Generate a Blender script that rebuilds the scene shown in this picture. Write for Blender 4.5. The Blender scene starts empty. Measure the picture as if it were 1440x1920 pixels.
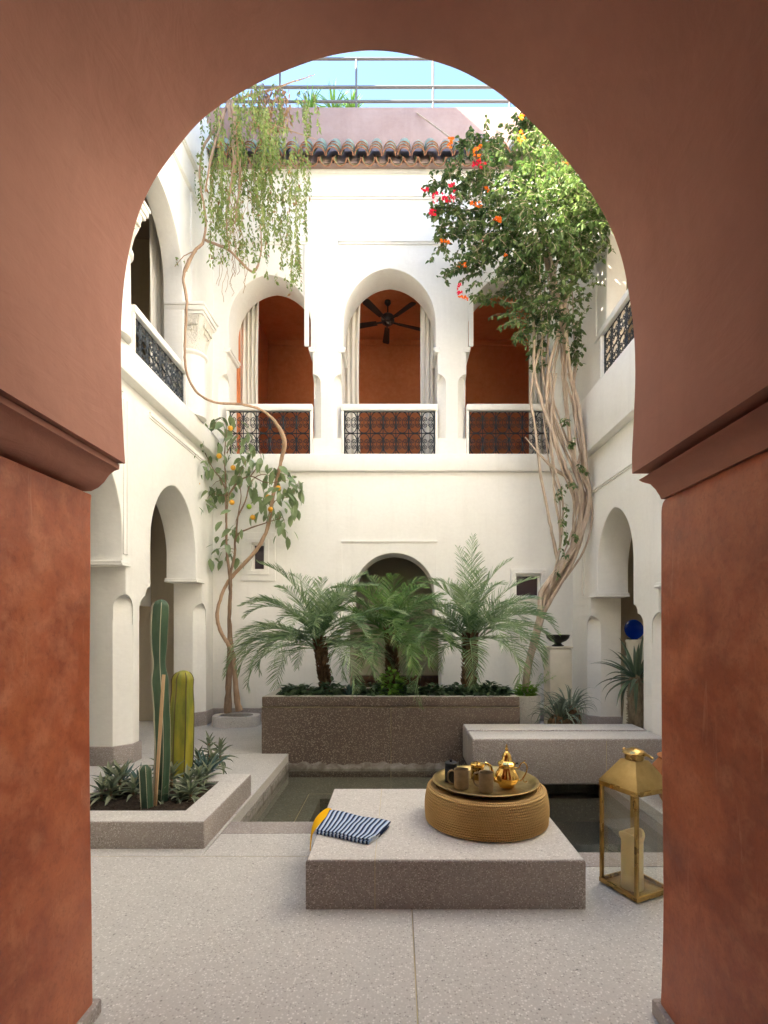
import bpy, bmesh, math, random
from mathutils import Vector, Matrix
R = math.radians
random.seed(7)
sc = bpy.context.scene
COL = sc.collection

# ---------------------------------------------------------------- camera
EYE = 1.45
F = 965.0                      # focal length in photo pixels (photo 1440 x 1920)
cam_d = bpy.data.cameras.new('camera')
cam = bpy.data.objects.new('camera', cam_d); COL.objects.link(cam)
cam.location = (0, 0, EYE); cam.rotation_euler = (R(90), 0, 0)
cam_d.sensor_fit = 'VERTICAL'; cam_d.sensor_height = 36; cam_d.lens = F/1920*36
cam_d.shift_x = -25/1920; cam_d.shift_y = 215/1920
cam_d.clip_start = 0.05; cam_d.clip_end = 2000
sc.camera = cam
# ---------------------------------------------------------------- world and sun
SUN_EL, SUN_AZ = R(41), R(-106)     # azimuth of the sun measured from +Y towards +X
w = bpy.data.worlds.new('World'); sc.world = w; w.use_nodes = True
nt = w.node_tree
sky = nt.nodes.new('ShaderNodeTexSky'); sky.sky_type = 'NISHITA'; sky.sun_disc = False
sky.sun_elevation = SUN_EL; sky.sun_rotation = SUN_AZ; sky.air_density = 1.0; sky.dust_density = 0.2; sky.ozone_density = 3.5
nt.links.new(sky.outputs[0], nt.nodes['Background'].inputs[0])
nt.nodes['Background'].inputs[1].default_value = 0.065
sl = bpy.data.lights.new('sun', 'SUN'); sl.energy = 5.0; sl.angle = R(0.5); sl.color = (1, .93, .82)
so = bpy.data.objects.new('sun', sl); COL.objects.link(so)
sd = Vector((math.sin(SUN_AZ)*math.cos(SUN_EL), math.cos(SUN_AZ)*math.cos(SUN_EL), math.sin(SUN_EL)))
so.location = sd*30; so.rotation_euler = sd.to_track_quat('Z', 'Y').to_euler()
vs = sc.view_settings
vs.view_transform = 'Standard'; vs.look = 'None'; vs.gamma = 1; vs.use_curve_mapping = False
vs.exposure = 3.68
vs.use_white_balance = True; vs.white_balance_temperature = 6950; vs.white_balance_tint = 10
sc.render.engine = 'CYCLES'
sc.cycles.max_bounces = 12; sc.cycles.diffuse_bounces = 8; sc.cycles.transparent_max_bounces = 24

# ---------------------------------------------------------------- helpers
def P(px, py, D):
    """place measured on the photograph -> world point at distance D from the camera"""
    return Vector(((px-745)*D/F, D, EYE-(py-1175)*D/F))

WORLD = {}
def W(o): return WORLD.get(o.name, Vector((0, 0, 0)))
def tag(o, label=None, cat=None, group=None, kind=None):
    if label: o['label'] = label
    if cat: o['category'] = cat
    if group: o['group'] = group
    if kind: o['kind'] = kind
    return o
def thing(name, label, cat, loc=(0, 0, 0), rz=0, group=None, kind=None):
    o = bpy.data.objects.new(name, None); COL.objects.link(o)
    o.empty_display_size = .1
    o.location = loc; o.rotation_euler = (0, 0, rz); WORLD[o.name] = Vector(loc)
    return tag(o, label, cat, group, kind)
def link(name, me, parent=None, local=False, origin=None):
    o = bpy.data.objects.new(name, me); COL.objects.link(o)
    if parent is not None:
        o.parent = parent
        if not local: me.transform(Matrix.Translation(-W(parent)))
        WORLD[o.name] = W(parent).copy()
    elif origin is not None:
        me.transform(Matrix.Translation(-Vector(origin))); o.location = origin; WORLD[o.name] = Vector(origin)
    return o
def finish(me, mats, smooth=35):
    if not isinstance(mats, (list, tuple)): mats = [mats]
    for m in mats: me.materials.append(m)
    if smooth:
        me.polygons.foreach_set('use_smooth', [True]*len(me.polygons))
        me.set_sharp_from_angle(angle=R(smooth))
    me.update()

class MB:
    def __init__(s): s.v = []; s.f = []; s.m = []; s.cm = 0
    def face(s, idx): s.f.append(tuple(idx)); s.m.append(s.cm)
    def add(s, vs, fs):
        b = len(s.v); s.v += [tuple(v) for v in vs]
        for f in fs: s.face([b+i for i in f])
        return s
    def box(s, x0, x1, y0, y1, z0, z1):
        return s.add([(x0,y0,z0),(x1,y0,z0),(x1,y1,z0),(x0,y1,z0),(x0,y0,z1),(x1,y0,z1),(x1,y1,z1),(x0,y1,z1)],
              [(0,3,2,1),(4,5,6,7),(0,1,5,4),(1,2,6,5),(2,3,7,6),(3,0,4,7)])
    def prism(s, poly, z0, z1):
        n = len(poly)
        vs = [(x,y,z0) for x,y in poly]+[(x,y,z1) for x,y in poly]
        fs = [tuple(range(n))[::-1], tuple(range(n, 2*n))]+[(i,(i+1)%n,n+(i+1)%n,n+i) for i in range(n)]
        return s.add(vs, fs)
    def tube(s, pts, rad, n=6, cap=True, closed=False):
        pts = [Vector(p) for p in pts]; k = len(pts)
        if not isinstance(rad, (list, tuple)): rad = [rad]*k
        b = len(s.v); up = None
        for i, p in enumerate(pts):
            if closed: t = pts[(i+1)%k]-pts[i-1]
            else: t = pts[min(i+1,k-1)]-pts[max(i-1,0)]
            if t.length < 1e-9: t = Vector((0,0,1))
            t.normalize()
            if up is None:
                up = Vector((0,0,1)) if abs(t.z) < .9 else Vector((1,0,0))
            a = t.cross(up)
            if a.length < 1e-6: a = t.orthogonal()
            a.normalize(); c = a.cross(t).normalized(); up = c
            for j in range(n):
                th = 2*math.pi*j/n
                q = p+(a*math.cos(th)+c*math.sin(th))*rad[i]
                s.v.append(tuple(q))
        for i in range(k if closed else k-1):
            i2 = (i+1) % k
            for j in range(n):
                s.face((b+i*n+j, b+i2*n+j, b+i2*n+(j+1)%n, b+i*n+(j+1)%n))
        if cap and not closed:
            s.face([b+j for j in range(n)]); s.face([b+(k-1)*n+j for j in range(n)][::-1])
        return s
    def lathe(s, prof, n=32, c=(0,0,0), scale=(1,1), flute=0, nf=12):
        b = len(s.v); k = len(prof)
        for r, z in prof:
            for j in range(n):
                th = 2*math.pi*j/n
                rr = r*(1+flute*math.cos(nf*th)) if isinstance(flute,(int,float)) else r*(1+flute(z)*math.cos(nf*th))
                s.v.append((c[0]+rr*math.cos(th)*scale[0], c[1]+rr*math.sin(th)*scale[1], c[2]+z))
        for i in range(k-1):
            for j in range(n):
                s.face((b+i*n+j, b+i*n+(j+1)%n, b+(i+1)*n+(j+1)%n, b+(i+1)*n+j))
        s.face([b+j for j in range(n)][::-1]); s.face([b+(k-1)*n+j for j in range(n)])
        return s
    def xform(s, M, start=0):
        for i in range(start, len(s.v)): s.v[i] = tuple(M @ Vector(s.v[i]))
        return s
    def mesh(s, name, mats, smooth=35):
        me = bpy.data.meshes.new(name); me.from_pydata(s.v, [], s.f)
        finish(me, mats, smooth)
        if any(s.m): me.polygons.foreach_set('material_index', s.m)
        return me
    def build(s, name, mats, parent=None, smooth=35, local=False, origin=None, bevel=0, segs=2):
        me = s.mesh(name, mats, smooth)
        if bevel:
            bm = bmesh.new(); bm.from_mesh(me)
            bmesh.ops.recalc_face_normals(bm, faces=bm.faces)
            es = [e for e in bm.edges if len(e.link_faces)==2 and e.calc_face_angle(0) > .5]
            bmesh.ops.bevel(bm, geom=es, offset=bevel, segments=segs, profile=.5, affect='EDGES', clamp_overlap=True)
            bm.to_mesh(me); bm.free()
            me.polygons.foreach_set('use_smooth', [True]*len(me.polygons)); me.set_sharp_from_angle(angle=R(smooth or 35))
        return link(name, me, parent, local, origin)

def smoothpath(pts, sub=6):
    """Catmull-Rom through points (tuples of any size)"""
    out = []; n = len(pts)
    for i in range(n-1):
        p0, p1, p2, p3 = pts[max(i-1,0)], pts[i], pts[i+1], pts[min(i+2,n-1)]
        for k in range(sub):
            t = k/sub
            out.append(tuple(.5*((2*b)+(-a+c)*t+(2*a-5*b+4*c-d)*t*t+(-a+3*b-3*c+d)*t*t*t) for a,b,c,d in zip(p0,p1,p2,p3)))
    out.append(tuple(pts[-1])); return out

def plate_mesh(name, outlines, a0, a1, axis, bevel=0.0):
    """2-D outlines (first the outer one, then holes) filled and given thickness from a0 to a1 along axis.
       axis 'y': outline = (x, z); axis 'x': outline = (y, z)."""
    cu = bpy.data.curves.new(name, 'CURVE'); cu.dimensions = '2D'; cu.fill_mode = 'BOTH'
    for ol in outlines:
        sp = cu.splines.new('POLY'); sp.points.add(len(ol)-1)
        for i, (u, v) in enumerate(ol): sp.points[i].co = (u, v, 0, 1)
        sp.use_cyclic_u = True
    t = abs(a1-a0)
    cu.extrude = t/2-bevel; cu.bevel_depth = bevel; cu.bevel_resolution = 2; cu.offset = -bevel
    ob = bpy.data.objects.new(name, cu); COL.objects.link(ob)
    dg = bpy.context.evaluated_depsgraph_get(); dg.update()
    me = bpy.data.meshes.new_from_object(ob.evaluated_get(dg))
    bpy.data.objects.remove(ob); bpy.data.curves.remove(cu)
    mid = (a0+a1)/2
    if axis == 'y': M = Matrix(((1,0,0,0),(0,0,-1,mid),(0,1,0,0),(0,0,0,1)))
    else: M = Matrix(((0,0,1,mid),(1,0,0,0),(0,1,0,0),(0,0,0,1)))
    me.transform(M)
    bm = bmesh.new(); bm.from_mesh(me); bmesh.ops.remove_doubles(bm, verts=bm.verts, dist=1e-5)
    bmesh.ops.recalc_face_normals(bm, faces=bm.faces); bm.to_mesh(me); bm.free()
    me.materials.clear(); me.name = name
    return me
def plate(name, outlines, a0, a1, axis, mat, parent=None, bevel=0.0, cutters=(), smooth=35):
    me = plate_mesh(name, outlines, a0, a1, axis, bevel)
    if cutters:
        tmp = bpy.data.objects.new('tmp', me); COL.objects.link(tmp); cs = []
        for c in cutters:
            co = bpy.data.objects.new('cut', c.mesh('cut', [], 0)); COL.objects.link(co); cs.append(co)
            md = tmp.modifiers.new('b', 'BOOLEAN'); md.operation = 'DIFFERENCE'; md.object = co; md.solver = 'EXACT'
        dg = bpy.context.evaluated_depsgraph_get(); dg.update()
        me2 = bpy.data.meshes.new_from_object(tmp.evaluated_get(dg))
        for c in cs: bpy.data.objects.remove(c)
        bpy.data.objects.remove(tmp); me = me2; me.name = name; me.materials.clear()
    finish(me, mat, smooth)
    return link(name, me, parent)

def arc2(cx, hw, zs, za, n=14):
    """pointed two-centred arch from (cx-hw, zs) over the apex (cx, za) to (cx+hw, zs)"""
    h = za-zs; Rr = (h*h+hw*hw)/(2*hw); cL = cx-hw+Rr
    a_ap = math.atan2(h, cx-cL); pts = []
    for i in range(n+1):
        a = math.pi+(a_ap-math.pi)*i/n
        pts.append((cL+Rr*math.cos(a), zs+Rr*math.sin(a)))
    el = [(cx-hw*math.cos(math.pi/2*i/n), zs+h*math.sin(math.pi/2*i/n)) for i in range(n+1)]
    pts = [(a[0]*.4+b[0]*.6, a[1]*.4+b[1]*.6) for a, b in zip(pts, el)]
    return pts+[(2*cx-x, z) for x, z in pts[::-1][1:]]
def opening(cx, hw, z0, zs, za, lowL, zL, lowR, zR, roundL=False, roundR=False, shoe=.02):
    """arched opening, widened below zL / zR to the half widths lowL / lowR"""
    pts = [(cx-lowL, z0)]
    if roundL: pts += [(cx-lowL, zL-.16), (cx-lowL+.012, zL-.16)]+[(cx-lowL+.012+(lowL-hw-.012)*(1-math.cos(t)), zL-.10+.10*math.sin(t)) for t in [0,.4,.8,1.2,1.5708]]
    else: pts += [(cx-lowL, zL), (cx-hw, zL)]
    pts += [(cx-hw, zL+.02)] if zL+.02 < zs-.01 else []
    pts += arc2(cx, hw, zs, za)
    q = [(cx+lowR, z0)]
    if roundR: q += [(cx+lowR, zR-.16), (cx+lowR-.012, zR-.16)]+[(cx+lowR-.012-(lowR-hw-.012)*(1-math.cos(t)), zR-.10+.10*math.sin(t)) for t in [0,.4,.8,1.2,1.5708]]
    else: q += [(cx+lowR, zR), (cx+hw, zR)]
    return pts+q[::-1]

def stop_cutters(cx, cy, dx, dy, z0, zn, leg=.14, nh=.27):
    """chamfer below zn at the vertical pier corner (cx,cy) whose free diagonal is (dx,dy)=(+-1,+-1); an arched niche above it"""
    d = Vector((dx, dy, 0)).normalized(); t = Vector((-d.y, d.x, 0)); c = Vector((cx, cy, 0))
    depth = leg/math.sqrt(2)
    a = MB(); p = c-d*depth
    q = [p-t*.4, p+t*.4, p+t*.4+d*.5, p-t*.4+d*.5]
    a.prism([(v.x, v.y) for v in q], z0-.3, zn)
    b = MB(); p = c-d*(depth+.014); hw = depth*.97
    ol = [(-hw, zn-.05)]+[(u, z) for u, z in arc2(0, hw, zn+nh*.5, zn+nh, 6)]+[(hw, zn-.05)]
    n = len(ol)
    vs = [p+t*u+Vector((0,0,z)) for u, z in ol]+[p+t*u+Vector((0,0,z))+d*.5 for u, z in ol]
    b.add(vs, [tuple(range(n)), tuple(range(n, 2*n))[::-1]]+[(i, n+i, n+(i+1)%n, (i+1)%n) for i in range(n)])
    for m in (a, b):
        bm = bmesh.new(); me = bpy.data.meshes.new('c'); me.from_pydata(m.v, [], m.f); bm.from_mesh(me)
        bmesh.ops.recalc_face_normals(bm, faces=bm.faces); bm.to_mesh(me)
        m.v = [tuple(v.co) for v in me.vertices]; m.f = [tuple(f.vertices) for f in me.polygons]; m.m = [0]*len(m.f); bm.free()
    return [a, b]

# ---------------------------------------------------------------- materials
class Mat:
    def __init__(s, name, rough=.8, spec=.3, metal=0):
        s.m = bpy.data.materials.new(name); s.m.use_nodes = True; s.t = s.m.node_tree; s.b = s.t.nodes['Principled BSDF']
        s.b.inputs['Roughness'].default_value = rough; s.b.inputs['Metallic'].default_value = metal
        s.b.inputs['Specular IOR Level'].default_value = spec
        s.tc = s.t.nodes.new('ShaderNodeTexCoord'); s.co = s.tc.outputs['Object']; s.h = None
    def n(s, ty, **kw):
        x = s.t.nodes.new(ty)
        for k, v in kw.items():
            if k in x.inputs: x.inputs[k].default_value = v
            else: setattr(x, k, v)
        return x
    def L(s, a, b): s.t.links.new(a, b)
    def scale(s, v):
        mp = s.n('ShaderNodeMapping'); mp.inputs['Scale'].default_value = v; s.L(s.tc.outputs['Object'], mp.inputs[0]); s.co = mp.outputs[0]; return s
    def noise(s, sc, det=4, rough=.55, dist=0):
        x = s.n('ShaderNodeTexNoise', Scale=sc, Detail=det, Roughness=rough, Distortion=dist); s.L(s.co, x.inputs['Vector']); return x.outputs['Fac']
    def vor(s, sc, out='Distance', feature='F1', rnd=1):
        x = s.n('ShaderNodeTexVoronoi'); x.feature = feature; x.inputs['Scale'].default_value = sc; x.inputs['Randomness'].default_value = rnd
        s.L(s.co, x.inputs['Vector']); return x.outputs[out]
    def ramp(s, fac, stops, mode='LINEAR'):
        x = s.n('ShaderNodeValToRGB'); x.color_ramp.interpolation = mode; e = x.color_ramp.elements
        while len(e) < len(stops): e.new(.5)
        for i, (p, c) in enumerate(stops):
            e[i].position = p; e[i].color = (c[0], c[1], c[2], 1) if isinstance(c, tuple) else (c, c, c, 1)
        s.L(fac, x.inputs[0]); return x.outputs[0]
    def mix(s, fac, a, b, mode='MIX'):
        x = s.n('ShaderNodeMix'); x.data_type = 'RGBA'; x.blend_type = mode
        for inp, v in ((x.inputs[0], fac), (x.inputs[6], a), (x.inputs[7], b)):
            if isinstance(v, (int, float)): inp.default_value = v
            elif isinstance(v, tuple): inp.default_value = (*v, 1)
            else: s.L(v, inp)
        return x.outputs[2]
    def math(s, op, a, b=0.0):
        x = s.n('ShaderNodeMath'); x.operation = op
        for inp, v in ((x.inputs[0], a), (x.inputs[1], b)):
            if isinstance(v, (int, float)): inp.default_value = v
            else: s.L(v, inp)
        return x.outputs[0]
    def col(s, c):
        if isinstance(c, tuple): s.b.inputs['Base Color'].default_value = (*c, 1)
        else: s.L(c, s.b.inputs['Base Color'])
        return s
    def rgh(s, c): s.L(c, s.b.inputs['Roughness']); return s
    def bump(s, h, strength=.3, dist=.01):
        x = s.n('ShaderNodeBump', Strength=strength, Distance=dist); s.L(h, x.inputs['Height'])
        if s.h: s.L(s.h, x.inputs['Normal'])
        s.h = x.outputs[0]; s.L(s.h, s.b.inputs['Normal']); return s

def plaster(name, c1, c2, rough=.85, sc=1.5, b=.25, stain=None):
    m = Mat(name, rough, .2); n1 = m.noise(sc, 6, .6); n2 = m.noise(sc*14, 5, .6)
    c = m.ramp(n1, [(.3, c1), (.7, c2)])
    c = m.mix(.12, c, m.ramp(n2, [(.3, tuple(x*.7 for x in c1)), (.7, c2)]))
    if stain:
        m2 = m.noise(.9, 8, .7, .6); c = m.mix(m.ramp(m2, [(.55, 0.0), (.8, .5)]), c, stain)
    co = m.co; m.scale((5, 5, .35)); s1 = m.noise(1.6, 6, .65, .2); c = m.mix(m.ramp(s1, [(.52, 0.0), (.78, .28)]), c, tuple(x*.82 for x in c1))
    m.scale((1.2, 1.2, 3.5)); s2 = m.noise(4.5, 5, .6, 1.2); m.co = co
    c = m.mix(m.ramp(s2, [(.5, 0.0), (.75, .18)]), c, tuple(x*.86 for x in c1))
    m.col(c); m.bump(m.noise(3.2, 3), b*.8, .03); m.bump(s2, b*.9, .010); m.bump(n2, b*.6, .006); m.bump(m.noise(120, 3), b*.3, .002)
    return m.m
M = {}
M['white'] = plaster('white_plaster', (.86,.84,.785), (.90,.885,.84), stain=(.80,.775,.71))
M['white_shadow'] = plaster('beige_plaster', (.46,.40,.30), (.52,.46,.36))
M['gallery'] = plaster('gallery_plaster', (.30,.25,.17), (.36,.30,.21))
M['parapet'] = plaster('faded_pink_plaster', (.30,.20,.18), (.40,.29,.26), stain=(.26,.15,.13))
M['pink'] = plaster('matt_terracotta_plaster', (.40,.185,.135), (.46,.225,.168), rough=.8, b=.35)
m = Mat('red_tadelakt', .45, .45)
n1 = m.noise(2.2, 8, .7, .5); n2 = m.noise(9, 6, .65, .3); n3 = m.vor(13, 'Distance', 'SMOOTH_F1')
c = m.ramp(n1, [(.28, (.20,.040,.016)), (.48, (.37,.090,.036)), (.68, (.50,.15,.062))])
c = m.mix(m.ramp(n2, [(.48, 0.0), (.68, .5)]), c, (.58,.24,.14))
c = m.mix(m.ramp(n3, [(.0, .22), (.35, 0.0)]), c, (.17,.035,.018))
fine = m.noise(55, 6, .75, .5); c = m.mix(m.ramp(fine, [(.5, 0.0), (.72, .45)]), c, (.14,.028,.012))
co_ = m.co; m.scale((1, 1, .12)); sc1 = m.noise(26, 5, .7, .8); m.co = co_; c = m.mix(m.ramp(sc1, [(.60, 0.0), (.70, .35)]), c, (.58,.27,.17))
m.col(c).rgh(m.ramp(n2, [(.3, .34), (.7, .6)])); m.bump(n2, .25, .008); m.bump(m.noise(2.6, 2), .3, .03)
M['tadelakt'] = m.m
m = Mat('room_red_plaster', .7, .3); n1 = m.noise(1.6, 7, .7, .4); n2 = m.noise(11, 5, .65)
m.col(m.mix(m.ramp(n2, [(.4, 0.0), (.75, .4)]), m.ramp(n1, [(.3, (.52,.155,.055)), (.7, (.66,.23,.09))]), (.70,.30,.15))); m.bump(n2, .2, .006)
M['room'] = m.m
def terrazzo(name, base, chips, dark, sc=95, rough=.5, stain=None, amt=.5, stainc=(.1,.09,.075)):
    m = Mat(name, rough, .4)
    cell = m.vor(sc, 'Color'); d = m.vor(sc, 'Distance')
    sep = m.n('ShaderNodeSeparateColor'); m.L(cell, sep.inputs[0])
    cc = m.ramp(sep.outputs[0], [(0, dark), (.16, base), (.5, tuple(x*.96 for x in base)), (.72, chips), (.93, tuple(min(.9, x*1.12) for x in chips))], 'CONSTANT')
    c = m.mix(m.ramp(d, [(.25, 0.0), (.6, 1.0)]), cc, tuple(x*.9 for x in base))
    cell2 = m.vor(sc*.42, 'Color'); s2 = m.n('ShaderNodeSeparateColor'); m.L(cell2, s2.inputs[0]); d2 = m.vor(sc*.42, 'Distance')
    big = m.math('MULTIPLY', m.ramp(s2.outputs[1], [(.955, 0.0), (.96, 1.0)]), m.ramp(d2, [(.20, 1.0), (.28, 0.0)]))
    c = m.mix(big, c, m.ramp(s2.outputs[2], [(0, tuple(x*.35 for x in base)), (.5, (.34,.22,.14)), (.8, chips)], 'CONSTANT'))
    n1 = m.noise(1.3, 6, .6, .3)
    c = m.mix(m.ramp(n1, [(.35, 0.0), (.75, amt)]), c, stain if stain else tuple(x*.75 for x in base))
    n2 = m.noise(6, 6, .7); c = m.mix(m.ramp(n2, [(.5, 0.0), (.75, .25)]), c, tuple(x*1.1 for x in base))
    m.col(c).rgh(m.ramp(n1, [(.3, rough-.1), (.7, rough+.15)])); m.bump(d, .10, .002); m.bump(m.noise(4, 3), .12, .01)
    return m.m
M['floor'] = terrazzo('pale_terrazzo', (.58,.55,.515), (.74,.715,.68), (.33,.305,.28), sc=105, amt=.35)
M['rim'] = terrazzo('paler_terrazzo', (.62,.58,.54), (.76,.73,.69), (.40,.35,.32), sc=105, rough=.55, amt=.3)  # paler terrazzo for upward faces, kerb and round pot
M['skirt'] = terrazzo('grey_pink_terrazzo', (.38,.33,.305), (.55,.51,.48), (.22,.18,.16), sc=100)
M['brown'] = terrazzo('brown_terrazzo', (.12,.086,.068), (.42,.36,.30), (.05,.034,.026), sc=110, rough=.6, stain=(.17,.125,.10), amt=.6)
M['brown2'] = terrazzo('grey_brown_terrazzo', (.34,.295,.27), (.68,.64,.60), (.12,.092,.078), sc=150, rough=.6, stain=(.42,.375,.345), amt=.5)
M['pool'] = terrazzo('pool_terrazzo', (.20,.19,.155), (.30,.29,.25), (.12,.115,.095), sc=60, rough=.6, stain=(.12,.115,.09))
m = Mat('lime_scale', .8, .2); m.col(m.ramp(m.noise(9, 7, .7, .4), [(.4, (.20,.17,.145)), (.7, (.42,.40,.38))])); M['scale'] = m.m
M['black'] = Mat('dark_slot', .7).col((.02,.025,.018)).m
m = Mat('brass_joint', .4, .5, .8); m.col((.60,.50,.30)); M['joint'] = m.m
m = Mat('iron', .5, .4, .3); m.col(m.ramp(m.noise(40), [(.3, (.018,.022,.028)), (.7, (.045,.055,.065))])); M['iron'] = m.m
m = Mat('painted_steel', .45, .5); m.col((.13,.125,.12)); M['steel'] = m.m
m = Mat('aged_brass', .24, .5, 1); n1 = m.noise(8, 6, .6); m.col(m.ramp(n1, [(.3, (.28,.17,.05)), (.7, (.52,.35,.13))])).rgh(m.ramp(m.noise(14,5), [(.3, .18), (.7, .42)])); m.bump(m.noise(30), .05, .003); M['brass'] = m.m
m = Mat('brushed_brass', .3, .5, 1); m.col(m.ramp(m.noise(9, 6, .65), [(.3, (.30,.20,.075)), (.7, (.46,.32,.135))])).rgh(m.ramp(m.noise(6), [(.3, .28), (.7, .5)])); M['brass2'] = m.m
m = Mat('polished_gold_brass', .12, .5, 1); m.col((.80,.52,.16)); m.bump(m.vor(55), .12, .003); M['gold'] = m.m
m = Mat('tray_brass', .38, .5, 1); m.col(m.ramp(m.noise(12, 7, .7), [(.3, (.25,.17,.07)), (.7, (.50,.37,.17))])).rgh(m.ramp(m.noise(9,6,.7), [(.3, .25), (.7, .55)])); m.bump(m.vor(60), .1, .002); M['tray'] = m.m
m = Mat('woven_straw', .75, .3)
n1 = m.noise(3, 5); sx = m.n('ShaderNodeSeparateXYZ'); m.L(m.tc.outputs['Object'], sx.inputs[0])
ang = m.math('ARCTAN2', sx.outputs[1], sx.outputs[0])
st = m.math('SINE', m.math('ADD', m.math('MULTIPLY', ang, 170.0), m.math('MULTIPLY', m.math('ROUND', m.math('MULTIPLY', sx.outputs[2], 70.0)), 1.7)))
c = m.ramp(n1, [(.3, (.44,.26,.09)), (.7, (.60,.39,.16))]); c = m.mix(m.ramp(st, [(.3, 0.0), (1, .5)]), c, (.22,.11,.03))
m.col(c); m.bump(st, .35, .003); M['straw'] = m.m
m = Mat('mug_stoneware', .55, .4); m.col(m.ramp(m.noise(30), [(.3, (.20,.14,.08)), (.7, (.26,.19,.11))])); M['mug'] = m.m
M['coffee'] = Mat('dark_inside', .5).col((.05,.035,.022)).m
M['blackware'] = Mat('black_ceramic', .5, .4).col((.018,.018,.022)).m
m = Mat('candle_wax', .5, .4); m.col((.80,.63,.32)); m.b.inputs['Subsurface Weight'].default_value = .3; m.b.inputs['Subsurface Radius'].default_value = (.05,.03,.01); M['wax'] = m.m
def thin_glass(name, tint, k=.035):
    m = bpy.data.materials.new(name); m.use_nodes = True; t = m.node_tree; t.nodes.remove(t.nodes['Principled BSDF'])
    tr = t.nodes.new('ShaderNodeBsdfTransparent'); tr.inputs[0].default_value = (*tint, 1)
    gl = t.nodes.new('ShaderNodeBsdfGlossy'); gl.inputs['Roughness'].default_value = .03
    fr = t.nodes.new('ShaderNodeLayerWeight'); fr.inputs[0].default_value = .5
    pw = t.nodes.new('ShaderNodeMath'); pw.operation = 'POWER'; pw.inputs[1].default_value = 5; t.links.new(fr.outputs['Facing'], pw.inputs[0])
    ml = t.nodes.new('ShaderNodeMath'); ml.operation = 'MULTIPLY_ADD'; ml.inputs[1].default_value = .9; ml.inputs[2].default_value = k; t.links.new(pw.outputs[0], ml.inputs[0])
    mx = t.nodes.new('ShaderNodeMixShader'); t.links.new(ml.outputs[0], mx.inputs[0]); t.links.new(tr.outputs[0], mx.inputs[1]); t.links.new(gl.outputs[0], mx.inputs[2])
    t.links.new(mx.outputs[0], t.nodes['Material Output'].inputs[0]); return m, t, gl, fr
M['glass'] = thin_glass('clear_glass', (.985,.99,.975), .06)[0]
wm, t, gl, fr = thin_glass('pool_water', (.80,.81,.75), .05)
tc = t.nodes.new('ShaderNodeTexCoord'); nz = t.nodes.new('ShaderNodeTexNoise'); nz.inputs['Scale'].default_value = 5; nz.inputs['Detail'].default_value = 2
bp = t.nodes.new('ShaderNodeBump'); bp.inputs['Strength'].default_value = .05; bp.inputs['Distance'].default_value = .02
t.links.new(tc.outputs['Object'], nz.inputs['Vector']); t.links.new(nz.outputs['Fac'], bp.inputs['Height']); t.links.new(bp.outputs[0], gl.inputs['Normal']); t.links.new(bp.outputs[0], fr.inputs['Normal'])
M['water'] = wm
m = Mat('soil', .95, .1); m.col(m.ramp(m.noise(30, 6, .7), [(.3, (.018,.012,.008)), (.7, (.07,.05,.035))])); m.bump(m.noise(50, 5), .8, .02); M['soil'] = m.m
def leafmat(name, c1, c2, rough=.45, sc=2.5, trans=.35, spec=.4):
    m = bpy.data.materials.new(name); m.use_nodes = True; t = m.node_tree; b = t.nodes['Principled BSDF']
    b.inputs['Roughness'].default_value = rough; b.inputs['Specular IOR Level'].default_value = spec
    g = t.nodes.new('ShaderNodeNewGeometry'); r = t.nodes.new('ShaderNodeValToRGB')
    r.color_ramp.elements[0].color = (*c1, 1); r.color_ramp.elements[1].color = (*c2, 1)
    tc = t.nodes.new('ShaderNodeTexCoord'); nz = t.nodes.new('ShaderNodeTexNoise'); nz.inputs['Scale'].default_value = sc
    t.links.new(tc.outputs['Object'], nz.inputs['Vector'])
    mx = t.nodes.new('ShaderNodeMath'); mx.operation = 'ADD'; hf = t.nodes.new('ShaderNodeMath'); hf.operation = 'MULTIPLY_ADD'; hf.inputs[1].default_value = 1.6; hf.inputs[2].default_value = -.65
    t.links.new(nz.outputs['Fac'], hf.inputs[0]); sc2 = t.nodes.new('ShaderNodeMath'); sc2.operation = 'MULTIPLY'; sc2.inputs[1].default_value = .7
    t.links.new(g.outputs['Random Per Island'], sc2.inputs[0]); t.links.new(sc2.outputs[0], mx.inputs[0]); t.links.new(hf.outputs[0], mx.inputs[1])
    t.links.new(mx.outputs[0], r.inputs[0]); t.links.new(r.outputs[0], b.inputs['Base Color'])
    tl = t.nodes.new('ShaderNodeBsdfTranslucent'); ml = t.nodes.new('ShaderNodeMixShader'); ml.inputs[0].default_value = trans
    hs = t.nodes.new('ShaderNodeHueSaturation'); hs.inputs['Value'].default_value = 1.5; hs.inputs['Saturation'].default_value = 1.1
    t.links.new(r.outputs[0], hs.inputs['Color']); t.links.new(hs.outputs[0], tl.inputs[0])
    t.links.new(b.outputs[0], ml.inputs[1]); t.links.new(tl.outputs[0], ml.inputs[2]); t.links.new(ml.outputs[0], t.nodes['Material Output'].inputs[0])
    return m
M['palm'] = leafmat('palm_leaf', (.065,.14,.055), (.30,.39,.20), .32, 1.6, .25, .5)
M['palm2'] = leafmat('palm_leaf_deep', (.05,.13,.03), (.20,.31,.10), .4, 1.6, .25, .5)
M['citrus'] = leafmat('citrus_leaf', (.09,.15,.055), (.30,.37,.19), .32, 2, .25, .5)
M['boug'] = leafmat('climber_leaf', (.035,.08,.02), (.15,.21,.07), .4, 2.2, .25, .4)
M['wisp'] = leafmat('hanging_vine_leaf', (.10,.16,.03), (.30,.37,.12), .45, 1.5, .3)
M['dry'] = leafmat('dry_leaf', (.22,.10,.04), (.42,.26,.13), .7, 3, .2)
M['aloe'] = leafmat('aloe_leaf', (.035,.075,.055), (.10,.16,.12), .45, 4, .1)
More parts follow.
